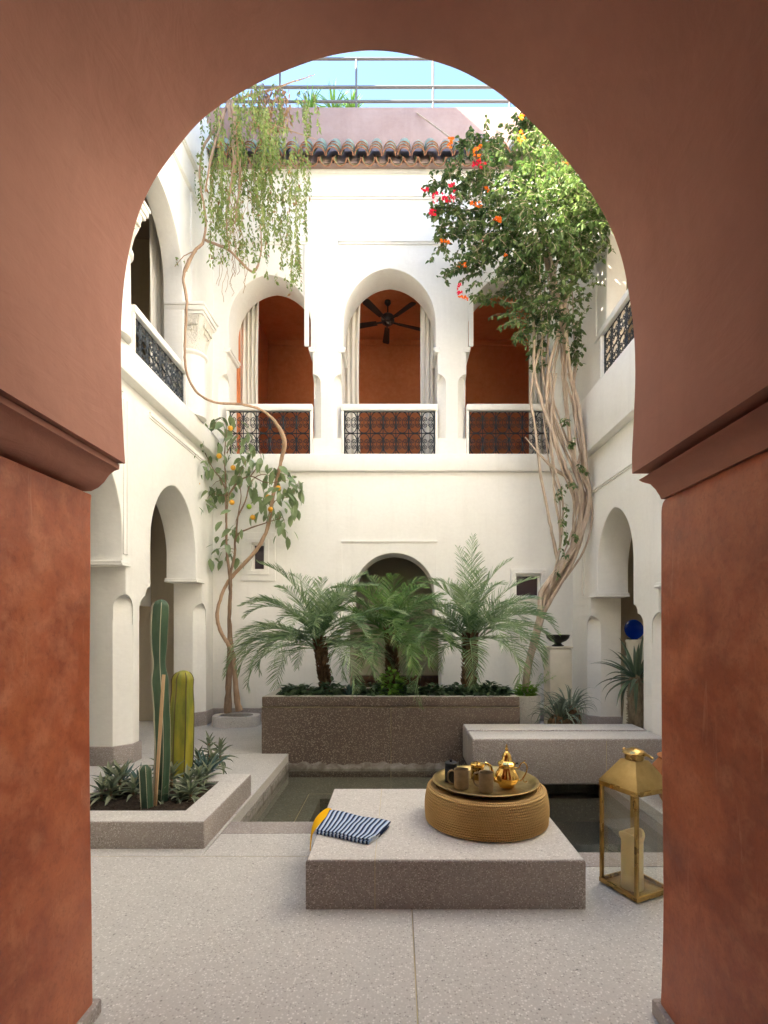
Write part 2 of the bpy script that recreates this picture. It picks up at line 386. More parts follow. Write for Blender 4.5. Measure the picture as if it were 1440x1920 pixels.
M['blue_agave'] = leafmat('agave_leaf', (.04,.09,.08), (.11,.19,.16), .5, 4, .05)
M['rosette'] = leafmat('rosette_leaf', (.09,.13,.075), (.30,.32,.21), .45, 4, .15)
M['dark_leaf'] = leafmat('dark_ground_leaf', (.03,.065,.03), (.11,.17,.08), .5, 4, .15)
M['lime_leaf'] = leafmat('bright_leaf', (.12,.26,.04), (.25,.42,.08), .5, 4, .35)
M['pachy'] = leafmat('strap_leaf', (.06,.10,.06), (.17,.22,.14), .4, 3, .15)
M['airplant'] = leafmat('grey_green_leaf', (.10,.14,.10), (.24,.29,.21), .5, 3, .15)
M['red_flower'] = leafmat('red_bract', (.60,.01,.05), (.8,.05,.09), .6, 3, .4)
M['orange_flower'] = leafmat('orange_bract', (.75,.12,.01), (.85,.28,.03), .6, 3, .4)
def bark(name, a, b, sc=6):
    m = Mat(name, .85, .2); m.scale((1,1,.3)); n = m.noise(sc*3, 6, .65); m.col(m.ramp(n, [(.3, a), (.7, b)])); m.bump(n, .7, .01); m.bump(m.noise(sc*14, 4), .4, .004); return m.m
M['bark'] = bark('brown_bark', (.16,.10,.065), (.34,.23,.15))
M['vinebark'] = bark('tan_vine_bark', (.33,.20,.12), (.52,.36,.24))
M['palebark'] = bark('pale_climber_bark', (.36,.27,.20), (.58,.47,.37))
M['palmtrunk'] = bark('palm_trunk', (.07,.04,.02), (.22,.13,.07), 10)
M['cane'] = bark('wood_stake', (.45,.28,.15), (.62,.44,.27))
M['cactus'] = leafmat('dark_cactus_skin', (.035,.075,.04), (.075,.13,.065), .5, 6, 0)
m = Mat('yellow_cactus_skin', .5, .4); m.scale((1,1,.25)); m.col(m.ramp(m.noise(9, 4, .6), [(.35, (.13,.16,.025)), (.62, (.34,.30,.035)), (.8, (.55,.42,.05))])); M['ycactus'] = m.m
M['spine'] = Mat('pale_spines', .8).col((.50,.46,.36)).m
M['dspine'] = Mat('dark_spines', .8).col((.12,.09,.05)).m
m = Mat('orange_peel', .4, .5); m.col(m.ramp(m.noise(5), [(.3, (.70,.30,.02)), (.7, (.80,.42,.04))])); m.bump(m.noise(150), .2, .002); M['peel'] = m.m
M['lime'] = Mat('lime_peel', .4, .5).col((.28,.42,.03)).m
m = Mat('linen_curtain', .9, .1); m.scale((1,1,.1)); m.col(m.ramp(m.noise(60, 4), [(.3, (.70,.66,.58)), (.7, (.80,.76,.69))])); m.bump(m.noise(90), .1, .002); M['linen'] = m.m
m = Mat('fan_dark', .5, .4); m.col((.03,.02,.016)); M['fan'] = m.m
m = Mat('glazed_tile', .35, .5); n1 = m.noise(7, 6, .7, .4)
m.col(m.mix(m.ramp(m.noise(16, 5, .7), [(.46, 0.0), (.66, .85)]), m.ramp(n1, [(.3, (.05,.18,.125)), (.7, (.19,.34,.25))]), (.38,.28,.22))); m.bump(n1, .4, .008); M['tile'] = m.m
m = Mat('mossy_tile', .6, .4); n1 = m.noise(9, 6, .7); m.col(m.ramp(n1, [(.35, (.12,.15,.06)), (.6, (.27,.27,.14)), (.8, (.38,.24,.16))])); m.bump(n1, .5, .008); M['pan'] = m.m
m = Mat('tile_clay', .8, .2); m.col(m.ramp(m.noise(14, 5), [(.3, (.20,.08,.045)), (.7, (.40,.2,.12))])); M['clay'] = m.m
M['mortar'] = plaster('pink_mortar', (.36,.24,.2), (.46,.33,.28))
M['pane'] = Mat('dark_window_pane', .15, .5).col((.055,.035,.04)).m
m = Mat('stone_pedestal', .8, .2); m.col(m.ramp(m.noise(4, 6, .6), [(.3, (.60,.54,.43)), (.7, (.74,.68,.57))])); m.bump(m.noise(40), .15, .003); M['pedestal'] = m.m
M['bowl'] = Mat('dark_bronze', .4, .5, .6).col((.035,.03,.024)).m
m = Mat('cobalt_glass', .08, .6); m.col((.0,.014,.17)); M['cobalt'] = m.m
m = Mat('terracotta', .8, .2); m.col(m.ramp(m.noise(6, 5), [(.3, (.36,.13,.05)), (.7, (.50,.21,.09))])); M['terracotta'] = m.m
M['yellow'] = Mat('yellow_cotton', .9, .1).col((.80,.42,.01)); M['yellow'].bump(M['yellow'].noise(200), .2, .001); M['yellow'] = M['yellow'].m
M['darkwood'] = bark('dark_wood', (.05,.025,.015), (.12,.06,.035))
M['pachytrunk'] = bark('spiny_trunk', (.16,.12,.08), (.34,.27,.18), 14)

# ================================================================ SETTING
XL, XR, YB = -2.83, 2.69, 7.9          # courtyard faces of the side walls and the back wall
YN = 1.92                              # courtyard face of the near archway
# ---- floor: terrazzo panels divided by thin brass joints
fl = thing('floor', None, None, (0, 0, 0), kind='structure')
def sheet(mb, x0, x1, y0, y1, z): mb.add([(x0,y0,z),(x1,y0,z),(x1,y1,z),(x0,y1,z)], [(0,1,2,3)])
def slab(x0, x1, y0, y1, mat='floor', g=.0025, top=0.0, par=None, nm='floor_panel'):
    MB().box(x0+g, x1-g, y0+g, y1-g, -.09, top).build(nm, M[mat], par or fl, bevel=.002, segs=1)
PX0, PX1 = -1.24, 2.05                  # pool
PYL, PYR = 3.83, 3.31                   # near edge, left and right of the joint line
slab(-6, .075, -4, 3.25); slab(.075, 6, -4, 3.11)
slab(-6, PX0, 3.25, 5.88); slab(PX0, .075, 3.25, 3.61); slab(PX0, .075, 3.61, PYL, 'skirt')
slab(.075, 6, 3.11, PYR, 'skirt'); slab(PX1, 6, PYR, 5.88)
slab(-6, -1.24, 5.88, 12.0); slab(-1.24, 1.4, 5.88, 12.0); slab(1.4, 6, 5.88, 12.0)
for x0, x1, y0, y1 in ((.073,.077,-4,PYR),(-6,.073,3.249,3.252)):
    MB().box(x0, x1, y0, y1, -.05, -.0015).build('brass_joint', M['joint'], fl)
MB().box(-30, 30, -30, 40, -1.2, -.62).build('ground', M['soil'], None)
tag(bpy.data.objects['ground'], kind='structure')
# ---- pool
pool = thing('pool_basin', None, None, (0, 5, -.45), kind='structure')
ZW, ZF = -.17, -.27
mb = MB()
mb.box(PX0-.12, PX0, PYR-.1, 5.9, -.6, -.091); mb.box(PX1, PX1+.12, PYR, 5.9, -.6, -.091)
mb.box(PX0, .075, PYL-.12, PYL, -.6, -.091); mb.box(.075, PX1, PYR-.12, PYR, -.6, -.091); mb.box(.075-.1, .075-.001, PYR-.11, PYL-.121, -.6, -.091)
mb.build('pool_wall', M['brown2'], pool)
for args in ((PX0+.001, PX0+.006, PYL, 5.88), (PX0+.006, .7, 5.868, 5.874)):
    mb = MB(); n = 40; x0, x1, y0, y1 = args
    long_x = (x1-x0) > (y1-y0); prof = []
    random.seed(3)
    hs = [.055+.012*math.sin(i*.37)+.012*math.sin(i*1.7+2)+.014*random.random() for i in range(n+1)]
    for i in range(n+1):
        t = i/n; x = x0+(x1-x0)*t if long_x else x1; y = (y0+(y1-y0)*t) if not long_x else y0
        mb.v += [(x, y, ZW-.03), (x, y, ZW+hs[i])]
        if i: mb.face((2*i-2, 2*i, 2*i+1, 2*i-1))
    mb.build('lime_scale_band', M['scale'], pool)
mb = MB(); mb.box(PX0-.1, -.94, PYR-.1, 5.95, -.55, ZF)
mb.build('pool_floor', M['pool'], pool)
SX0, SX1, SY0, SY1 = -.775, 1.9, PYR-.1, 5.15     # dark trough in the pool floor
MB().box(-.937, SX0-.0, PYR-.1, 5.95, -.55, ZF).build('pool_floor', M['pool'], pool)
MB().box(SX0, PX1+.1, SY1, 5.95, -.55, ZF-.001).build('pool_floor', M['pool'], pool)
MB().box(SX0-.001, PX1+.1, SY0, SY1+.001, -.60, -.50).build('pool_trough', M['black'], pool)
for a in ((-.91, -.903, PYR, 5.29, ZF+.002), (-.903, PX1, 5.283, 5.29, ZF+.002)):
    mb = MB(); sheet(mb, *a); mb.build('brass_joint', M['joint'], pool)
mb = MB(); sheet(mb, PX0-.01, PX1+.01, PYR-.01, 5.9, ZW)
wo = mb.build('water', M['water'], None); tag(wo, kind='structure')

# ---- sloppy helpers for mouldings
def strip(mb, axis, fixed, a0, a1, z0, z1, out, sgn):
    """stepped moulding along a wall: two ledges. axis 'x': runs in x on a wall y=fixed (facing sgn*y)"""
    h = z1-z0
    for zz0, zz1, o in ((z0, z0+h*.33, out*.55), (z0+h*.33, z1, out)):
        f0, f1 = sorted((fixed-sgn*.01, fixed+sgn*o))
        if axis == 'x': mb.box(a0, a1, f0, f1, zz0, zz1)
        else: mb.box(f0, f1, a0, a1, zz0, zz1)
    return mb
def vstrip(mb, axis, fixed, a, wd, z0, z1, out, sgn):
    f0, f1 = sorted((fixed-sgn*.01, fixed+sgn*out))
    if axis == 'x': mb.box(a-wd/2, a+wd/2, f0, f1, z0, z1)
    else: mb.box(f0, f1, a-wd/2, a+wd/2, z0, z1)
    return mb

# ================================================================ NEAR ARCHWAY (the camera stands in it)
def prof(px, py): return ((px-745)*YN/F, EYE-(py-1175)*YN/F)
lowL = [(178,1905),(176,1700),(173,1500),(172,1300),(174,1100),(174,960),(176,930)]
impL = [(172,922),(186,915),(197,905),(206,892),(216,884),(225,881),(226,872)]
upL  = [(236,870),(234,840),(230,760),(228,680),(229,600),(234,530),(245,465),(262,400),(290,340),(325,290),(370,235),(420,195),(480,160),(545,131),(610,109),(665,99),(706,97)]
upR  = [(748,101),(800,113),(860,133),(915,163),(960,197),(1010,245),(1060,300),(1105,360),(1140,420),(1163,480),(1177,545),(1187,620),(1190,700),(1187,790),(1184,850),(1184,889)]
impR = [(1196,901),(1203,905),(1218,909),(1228,919),(1235,930),(1238,937)]
lowR = [(1243,938),(1237,952),(1236,1000),(1236,1200),(1237,1400),(1239,1550),(1240,1700),(1238,1800),(1234,1905)]
def P2(l): return [prof(*p) for p in l]
full = smoothpath(P2(lowL),3)[:-1]+[prof(176,930)]+P2(impL)+[P2(upL)[0]]+smoothpath(P2(upL)[1:]+P2(upR),4)+P2(impR)+smoothpath(P2(lowR),3)
aw = thing('archway', 'terracotta plastered horseshoe archway framing the whole courtyard view', 'archway', (0, YN, 0))
GZ, THK0 = 3.78, .55
def split(z_lo, z_hi, side, outer):
    pass
zi0L, zi1L = prof(0,922)[1], prof(0,871)[1]
zi0R, zi1R = prof(0,937)[1], prof(0,890)[1]
# upper arch slab
up = P2(upL)[:1]+smoothpath(P2(upL)[1:]+P2(upR),4)
plate('arch_plaster', [[(-6, zi1L), *up, (6, up[-1][1]), (6, 4.25), (-6, 4.25)]], THK0, YN, 'y', M['pink'], aw, .006)
i1 = P2(impL); plate('impost_moulding', [[(-6, zi0L), *i1, (-6, zi1L-.0005)]], THK0, YN-.003, 'y', M['pink'], aw, .004)
i2 = P2(impR); plate('impost_moulding', [[(6, zi1R-.0005), i2[0], *i2[1:], (6, zi0R)]], THK0, YN-.003, 'y', M['pink'], aw, .004)
l1 = smoothpath(P2(lowL),3); plate('pier', [[(-6, -.02), (l1[0][0], -.02), *l1, (-6, l1[-1][1]+.013)]], THK0, YN, 'y', M['tadelakt'], aw, .02)
l2 = smoothpath(P2(lowR),3); plate('pier', [[(6, l2[0][1]), *l2, (l2[-1][0], -.02), (6, -.02)]], THK0, YN, 'y', M['tadelakt'], aw, .02)
for x0, x1 in ((-6, l1[0][0]+.018), (l2[-1][0]-.018, 6)):
    MB().box(x0, x1, THK0-.02, YN+.02, -.01, .055).build('skirting', M['skirt'], aw, bevel=.012)
# the gallery behind the camera: same red plaster, dark
gal = thing('entrance_gallery', 'dark red plastered gallery behind the near archway', 'gallery', (0, -1, 0))
for nm, b in (('wall', (-3.2,3.2,-3.2,-3.0,0,4.2)), ('wall', (-3.4,-3.2,-3.2,THK0,0,4.2)), ('wall', (3.2,3.4,-3.2,THK0,0,4.2)), ('ceiling', (-3.4,3.4,-3.2,THK0+.3,3.95,4.2))):
    MB().box(*b).build(nm, M['tadelakt'], gal)
# courtyard-side white skin and the storey above the archway
fw = thing('front_wall', 'white plastered courtyard wall above and around the near archway', 'wall', (0, YN+.05, 0))
def outset(p, d): 
    cx, cz = -.05, 2.0
    v = Vector((p[0]-cx, 0, 0)); return (p[0]+math.copysign(d, v.x), p[1])
sk = [(x+(.09 if x > -.05 else -.09), z+(.09 if z > 2.6 else 0)) for x, z in full]
plate('wall', [[(-4, -.02), (sk[0][0], -.02), *sk, (sk[-1][0], -.02), (4, -.02), (4, 8.5), (-4, 8.5)]], YN+.004, YN+.04, 'y', M['white'], fw)
MB().box(-4, 4, YN-.9, YN+.003, 4.26, 8.5).build('upper_storey', M['white'], fw)

# ================================================================ SIDE WALLS
def side_wall(name, label, X, s, ga, upA, zs_up, band0, band1, ztop, imp, gal_x):
    """s=+1: courtyard lies towards +x. ga: ground openings, upA: upper openings"""
    t = thing(name, label, 'wall', (X, 5, 0))
    xb = X-s*.42
    y0, y1 = YN+.05, YB+.02
    outer = [(y0, -.02)]
    for o in sorted(ga, key=lambda o: o['c']):
        outer += o['pts']
    outer += [(y1, -.02), (y1, ztop), (y0, ztop)]
    holes = [o for o in upA]
    cut = []
    for (cy, dy) in name_cuts[name]:
        cut += stop_cutters(X, cy, s, dy, 0, name_cz[name])
    zm = (band0+band1)/2; q = outer[:-2]+[(y1, zm), (y0, zm)]
    plate('wall', [q], xb, X, 'x', M['white'], t, 0.012, cut)
    plate('wall', [[(y0, zm+.001), (y1, zm+.001), (y1, ztop)]+([(3.5, ztop), (3.5, 7.6), (y0, 7.6)] if s > 0 else [(y0, ztop)])]+holes, X-s*.26, X, 'x', M['white'], t, 0.01)  # unseen near end of the left wall cut lower to let sun in
    return t
LG = [dict(c=4.63, pts=opening(4.63, .67, -.02, 2.40, 3.26, .76, 1.90, .74, 2.10, True, False)),
      dict(c=6.57, pts=opening(6.57, .67, -.02, 2.40, 3.24, .79, 1.90, .90, 2.10, True, False))]
RG = [dict(c=4.7, pts=opening(4.7, .53, -.02, 2.20, 2.93, .6, 1.70, .6, 1.86, True, False)),
      dict(c=6.40, pts=opening(6.40, .53, -.02, 2.20, 2.93, .64, 1.70, .75, 1.86, True, False))]
def uphole(c, hw, z0, zs, za, low, zl):
    return opening(c, hw, z0, zs, za, low, zl, low, zl)
LU = [uphole(4.4, .68, 4.30, 5.98, 6.78, .70, 5.74), uphole(6.10, .69, 4.30, 5.98, 6.78, .70, 5.74)]
RU = [uphole(4.4, .6, 4.62, 6.1, 6.9, .66, 5.3), uphole(6.0, .62, 4.62, 6.1, 6.9, .68, 5.34)]
name_cuts = {'left_wall': [(5.37,-1),(5.78,1),(7.47,-1)], 'right_wall': [(5.30,-1),(5.76,1),(7.15,-1)]}
name_cz = {'left_wall': 1.52, 'right_wall': 1.33}
lw = side_wall('left_wall', 'white plastered left wall of the courtyard with arched openings on two storeys', XL, 1, LG, LU, 0, 4.0, 4.3, 9.0, 2.09, -5)
rw = side_wall('right_wall', 'white plastered right wall of the courtyard partly behind the flowering climber', XR, -1, RG, RU, 0, 3.82, 4.6, 9.0, 1.86, 5)
def side_trim(t, X, s, band, cut0, cut1, m1, m2, m3, imp, ground, skirts):
    a, b = YN+.12, YB-.01
    x = lambda o: X+s*o
    mb = MB(); x0, x1 = sorted((x(-.01), x(.12)))
    mb.box(x0, x1, a, b, band[0], band[1]); mb.build('string_course', M['white'], t, bevel=.018)
    for z0, z1, o in m1:
        strip(MB(), 'y', X, 3.52 if s > 0 else a, b, z0, z1, o, s).build('moulding', M['white'], t, bevel=.004, segs=1)
    for (y0, y1, z) in m2:
        mb = strip(MB(), 'y', X, y0, y1, z, z+.07, .028, s)
        mb.build('frame_moulding', M['white'], t, bevel=.004, segs=1)
    for (y, z0, z1) in m3:
        mb = MB(); vstrip(mb, 'y', X, y, .05, z0, z1, .014, s); vstrip(mb, 'y', X, y+.045, .03, z0, z1, .022, s)
        mb.build('frame_moulding', M['white'], t, bevel=.003, segs=1)
    for (y0, y1, z) in imp:
        x0, x1 = sorted((X-s*.43, X+s*.03)); 
        mb = MB(); mb.box(x0, x1, y0, y1, z, z+.025); x0, x1 = sorted((X-s*.43, X+s*.015)); mb.box(x0, x1, y0+.012, y1-.0, z+.026, z+.055)
        mb.build('impost', M['white'], t, bevel=.005, segs=1)
    for poly in skirts:
        MB().prism(poly, -.005, .20).build('skirting', M['skirt'], t, bevel=.01)
def pier_poly(X, s, ya, yb, ca, cb, o=.022, leg=.14):
    xf, xbk = X+s*o, X-s*(.42+o)
    p = [(xbk, ya-o)]
    p += [(xf-s*(leg+.00), ya-o), (xf, ya-o+leg)] if ca else [(xf, ya-o)]
    p += [(xf, yb+o-leg), (xf-s*leg, yb+o)] if cb else [(xf, yb+o)]
    return p+[(xbk, yb+o)]
side_trim(lw, XL, 1, (4.0, 4.298), None, None, [(7.82,7.88,.05)], [(5.86,7.60,3.83),(3.95,5.28,3.83)],
          [(5.33,2.2,3.8)], [(7.19,7.50,2.075),(5.24,5.42,2.075)], None,
          [pier_poly(XL,1,5.37,5.78,True,True), pier_poly(XL,1,7.47,YB-.03,True,False), pier_poly(XL,1,YN+.15,3.87,False,True)])
side_trim(rw, XR, -1, (3.82, 4.60), None, None, [(7.72,7.80,.05)], [(5.72,7.42,3.28)],
          [(7.40,1.9,3.25)], [(6.90,7.17,1.85),(5.22,5.34,1.85)], None,
          [pier_poly(XR,-1,5.30,5.76,True,True), pier_poly(XR,-1,7.15,YB-.03,True,False), pier_poly(XR,-1,YN+.15,4.1,False,True)])
# upper frame moulding, left wall (over the arch) and pilaster line on the right
strip(MB(), 'y', XL, 5.3, 7.5, 7.40, 7.46, .03, 1).build('frame_moulding', M['white'], lw, bevel=.004, segs=1)
vstrip(MB(), 'y', XR, 6.95, .03, 5.3, 7.4, .02, -1).build('frame_moulding', M['white'], rw, bevel=.004, segs=1)
vstrip(MB(), 'y', XL, 7.05, .03, 5.76, 7.39, .02, 1).build('frame_moulding', M['white'], lw, bevel=.004, segs=1)
# right upper impost slabs
for y0, y1 in ((6.60,6.98),(5.1,5.40)):
    mb = MB(); mb.box(XR-.03, XR+.28, y0, y1, 5.28, 5.31); mb.box(XR-.02, XR+.28, y0+.015, y1-.04, 5.311, 5.35)
    mb.build('impost', M['white'], rw, bevel=.005, segs=1)
# upper-left round columns with carved capitals, standing in the wall line
mcap = Mat('carved_plaster', .85, .2); mcap.col((.76,.72,.63))
v1 = mcap.vor(24, 'Distance', 'DISTANCE_TO_EDGE'); v2 = mcap.vor(52, 'Distance', 'F1')
mcap.bump(mcap.ramp(v1, [(.02, 0.0), (.12, 1.0)]), .5, .012); mcap.bump(v2, .5, .008); M['carved'] = mcap.m
for cy, kk in ((7.05, 0), (5.04, 1)):
    c = thing('column', ['round white column with a carved plaster capital in the upper far left corner',
              'partly hidden white column with a carved capital at the near end of the left balcony'][kk], 'column', (XL+.02, cy, 4.3))
    cx = XL+.02
    MB().lathe([(.185,0),(.185,.05),(.175,.80),(.19,.81),(.205,.83),(.205,.85),(.18,.87)], 32, (cx, cy, 4.3)).build('shaft', M['white'], c)
    mb = MB()
    rings = [(.17,5.165,1.0),(.185,5.20,1.0),(.18,5.26,.75),(.185,5.36,.45),(.205,5.46,.2),(.225,5.56,.1),(.225,5.60,.05)]
    n = 32
    for r, z, rd in rings:
        for j in range(n):
            th = 2*math.pi*(j+.5)/n; cs, sn = math.cos(th), math.sin(th)
            sq = 1/max(abs(cs), abs(sn)); k = rd+(1-rd)*min(sq, 1.28)
            k *= 1+.035*math.cos(8*th)*(1-rd)*(1 if z < 5.5 else 0)
            mb.v.append((cx+r*k*cs, cy+r*k*sn, z))
    for i in range(len(rings)-1):
        for j in range(n): mb.face((i*n+j, i*n+(j+1)%n, (i+1)*n+(j+1)%n, (i+1)*n+j))
    # small stalactite steps on each face
    for fx, fy in ((0,-1),(1,0)):
        for row, cnt in enumerate((5,3,1)):
            for q in range(cnt):
                u = (q-(cnt-1)/2)*.06; z = 5.50-row*.065; o = .205-row*.020
                px_, py_ = (cx+u, cy+fy*o) if fx == 0 else (cx+fx*o, cy+u)
                mb.box(px_-.022, px_+.022, py_-.022, py_+.022, z-.03, z+.025)
    mb.build('capital', M['carved'], c, smooth=25)
    mb = MB(); mb.box(cx-.235, cx+.235, cy-.235, cy+.235, 5.60, 5.64); mb.box(cx-.255, cx+.255, cy-.255, cy+.255, 5.641, 5.70); mb.box(cx-.27, cx+.27, cy-.27, cy+.27, 5.701, 5.738)
    mb.build('abacus', M['white'], c, bevel=.008)
# galleries behind the side walls
def gallery(name, label, xa, xb, z0, z1, mat, y0=2.2, y1=7.5, floor=False):
    g = thing(name, label, 'gallery', ((xa+xb)/2, 5, z0))
    o = math.copysign(.12, xb-xa)
    x0, x1 = sorted((xb, xb+o)); MB().box(x0, x1, y0, y1+.5, z0, z1).build('wall', M[mat], g)
    x0, x1 = sorted((xa, xb)); MB().box(x0, x1, y1+.4, y1+.5, z0, z1).build('wall', M[mat], g)
    MB().box(x0, x1, y0-.1, y0, z0, z1).build('wall', M[mat], g)
    MB().box(x0, x1, y0, y1+.4, z1, z1+.12).build('ceiling', M[mat], g)
    if floor: MB().box(x0, x1, y0, y1+.4, z0-.15, z0-.002).build('floor_slab', M['skirt'], g)
    return g
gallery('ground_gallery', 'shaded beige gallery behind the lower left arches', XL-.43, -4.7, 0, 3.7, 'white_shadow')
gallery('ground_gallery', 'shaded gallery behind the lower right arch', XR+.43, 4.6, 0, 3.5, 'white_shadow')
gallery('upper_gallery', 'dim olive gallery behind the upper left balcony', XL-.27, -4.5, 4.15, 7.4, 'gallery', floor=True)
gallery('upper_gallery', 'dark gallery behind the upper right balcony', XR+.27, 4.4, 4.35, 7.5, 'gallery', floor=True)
# inner lower screen wall seen through the left ground arch
for g in [o for o in bpy.data.objects if o.name == 'ground_gallery']:
    plate('inner_arch', [opening(6.9, .45, 0, 1.55, 1.95, .45, .9, .45, .9)[0:0]+[(5.2,0),(6.5,0),(6.5,1.6),(6.56,1.72),(6.66,1.76),(7.9,1.76),(7.9,3.7),(7.2,3.7),(7.2,2.05),(5.2,2.05)]], -3.9, -3.78, 'x', M['white'], g, .01)

# ================================================================ BACK WALL
bw = thing('back_wall', 'white two-storey back wall of the courtyard with three upper arches', 'wall', (0, YB, 0))
CC, CL, CR = -.12, -1.96, 1.72
def bhole(c, hw, za, zs=6.10):
    return opening(c, hw, 4.09, zs, za, hw+.03, 5.70, hw+.03, 5.70)
gd = opening(-.05, .62, -.02, 1.95, 2.58, .72, 1.55, .72, 1.55, True, True)
holes = [bhole(CC, .71, 6.95), bhole(CL, .63, 6.85), bhole(CR, .63, 6.85)]
outer = [(-3.3, -.02)]+gd+[(3.2, -.02), (3.2, 8.40), (-3.3, 8.40)]
# window openings
WL = (-2.24, -2.03, 2.31, 2.735); WR = (1.81, 2.20, 1.90, 2.26)
holes += [[(a,c),(b,c),(b,d),(a,d)] for a,b,c,d in (WL, WR)]
cut = []
for c, hw in ((CC,.74),(CL,.66),(CR,.66)):
    for sd_ in (-1, 1):
        a, b = stop_cutters(c+sd_*hw, YB, -sd_, -1, 4.35, 5.05, .13, .28)
        a.v = [(x, y, max(z, 4.34)) for x, y, z in a.v]
        cut += [a, b]
plate('wall', [outer]+holes, YB, YB+.50, 'y', M['white'], bw, .012, cut)
MB().box(-3.2, 3.1, YB-.075, YB+.01, 3.82, 4.085).build('string_course', M['white'], bw, bevel=.02)
strip(MB(), 'x', YB, XL+.001, XR-.001, 8.00, 8.065, .05, -1).build('moulding', M['white'], bw, bevel=.004, segs=1)
def hood(x0, x1, z): strip(MB(), 'x', YB, x0, x1, z, z+.085, .035, -1).build('frame_moulding', M['white'], bw, bevel=.004, segs=1)
hood(CC-.78, CC+.78, 7.31); hood(CL-.68, CL+.58, 7.31); hood(CR-.60, CR+.68, 7.31)
for x, z0 in ((CL+.58, 5.75), (CR-.60, 5.75)):
    mb = MB(); vstrip(mb, 'x', YB, x, .05, z0, 7.305, .014, -1); vstrip(mb, 'x', YB, x+math.copysign(.035, x), .02, z0, 7.3, .022, -1)
    mb.build('frame_moulding', M['white'], bw, bevel=.003, segs=1)
vstrip(MB(), 'x', YB, CC+.73, .012, 5.8, 7.30, .006, -1).build('frame_moulding', M['white'], bw)
for c, hw in ((CC,.71),(CL,.63),(CR,.63)):
    for sd_ in (-1, 1):
        x0, x1 = sorted((c+sd_*(hw+.075), c+sd_*(hw-.02))); mb = MB(); mb.box(x0, x1, YB-.012, YB+.49, 5.66, 5.70)
        x0, x1 = sorted((c+sd_*(hw+.06), c+sd_*(hw-.035))); mb.box(x0, x1, YB-.006, YB+.495, 5.701, 5.745)
        mb.build('impost', M['white'], bw, bevel=.006, segs=1)
# frame above the ground door
mb = strip(MB(), 'x', YB, -.86, .61, 2.735, 2.775, .022, -1)
mb.build('frame_moulding', M['white'], bw, bevel=.003, segs=1)
for x in (-.855, .605): vstrip(MB(), 'x', YB, x, .02, 1.7, 2.73, .008, -1).build('frame_moulding', M['white'], bw)
for x0, x1 in ((XL, -.84), (.74, XR)):
    MB().box(x0, x1, YB-.022, YB+.01, -.005, .20).build('skirting', M['skirt'], bw, bevel=.008)
def window(win, steps, mat='white'):
    a, b, c, d = win
    wn = MB()
    for k, (o, out) in enumerate(steps):
        o2 = steps[k+1][0] if k+1 < len(steps) else -.0
        y0, y1 = YB-out, YB+.008
        wn.box(a-o, b+o, y0, y1, d+o2, d+o); wn.box(a-o, b+o, y0, y1, c-o, c-o2)
        wn.box(a-o, a-o2, y0, y1, c-o2, d+o2); wn.box(b+o2, b+o, y0, y1, c-o2, d+o2)
    f = wn.build('window_frame', M['white'], bw, bevel=.004, segs=1)
    mb = MB(); mb.box(a-.02, b+.02, YB+.09, YB+.10, c-.02, d+.02); mb.build('pane', M['pane'], f)
    mb = MB()
    for q in ((a, a+.03, c, d), (b-.03, b, c, d), (a+.03, b-.03, c, c+.03), (a+.03, b-.03, d-.03, d)): mb.box(q[0], q[1], YB+.045, YB+.0899, q[2], q[3])
    mb.build('sash', M['white'], f)
window(WL, [(.16,.02),(.065,.035)])
window(WR, [(.075,.03),(.03,.045)])

# ---- red room behind the upper arches
rr = thing('upper_room', 'terracotta red room behind the three upper arches', 'room', (0, 9, 4.0))
y1 = 10.35
for nm, b, mt in (('wall', (-2.75, 3.0, y1, y1+.1, 3.9, 7.35), 'room'), ('wall', (-2.86,-2.75, YB+.502, y1+.1, 3.9, 7.35), 'room'), ('wall', (2.9,3.0, YB+.502, y1, 3.9, 7.35), 'room'),
                  ('ceiling', (-2.75,2.9, YB+.502, y1, 7.22, 7.34), 'room'), ('floor_slab', (-2.75,2.9, YB+.502, y1, 3.85, 4.0), 'skirt')):
    MB().box(*b).build(nm, M[mt], rr)
plate('cornice', [[(-2.75,7.10),(2.9,7.10),(2.9,7.13),(-2.75,7.13)]], y1-.03, y1-.001, 'y', M['room'], rr)
plate('wall', [[(YB+.51,3.99),(9.2,3.99)]+[(9.2,5.6)]+[(9.45+.25*math.cos(a), 5.65+.25*math.sin(a)) for a in (3.14,2.6,2.0,1.57,1.1,.5,0)]+[(9.7,3.99),(y1-.01,3.99),(y1-.01,7.2),(YB+.51,7.2)]], -2.74, -2.60, 'x', M['room'], rr, .01)
# ---- dark passage behind the ground door
pr = thing('back_passage', 'dim passage behind the palms and the lower back arch', 'room', (0, 9.5, 0))
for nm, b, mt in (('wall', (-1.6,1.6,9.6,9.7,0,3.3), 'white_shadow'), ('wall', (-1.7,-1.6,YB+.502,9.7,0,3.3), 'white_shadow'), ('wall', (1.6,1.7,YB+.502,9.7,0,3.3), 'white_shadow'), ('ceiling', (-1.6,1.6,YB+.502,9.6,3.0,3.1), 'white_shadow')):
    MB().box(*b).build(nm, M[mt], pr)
cn = thing('wooden_console', 'dark wooden console table in the passage behind the middle palm', 'table', (0, 9.2, 0))
MB().box(-.8,.8,9.0,9.4,.50,.56).build('tabletop', M['darkwood'], cn, bevel=.008)
MB().box(-.76,.76,9.03,9.37,.30,.498).build('drawer_box', M['darkwood'], cn, bevel=.004)
for x in (-.74,.70):
    for y in (9.04,9.32): MB().box(x,x+.04,y,y+.04,0,.30).build('leg', M['darkwood'], cn)

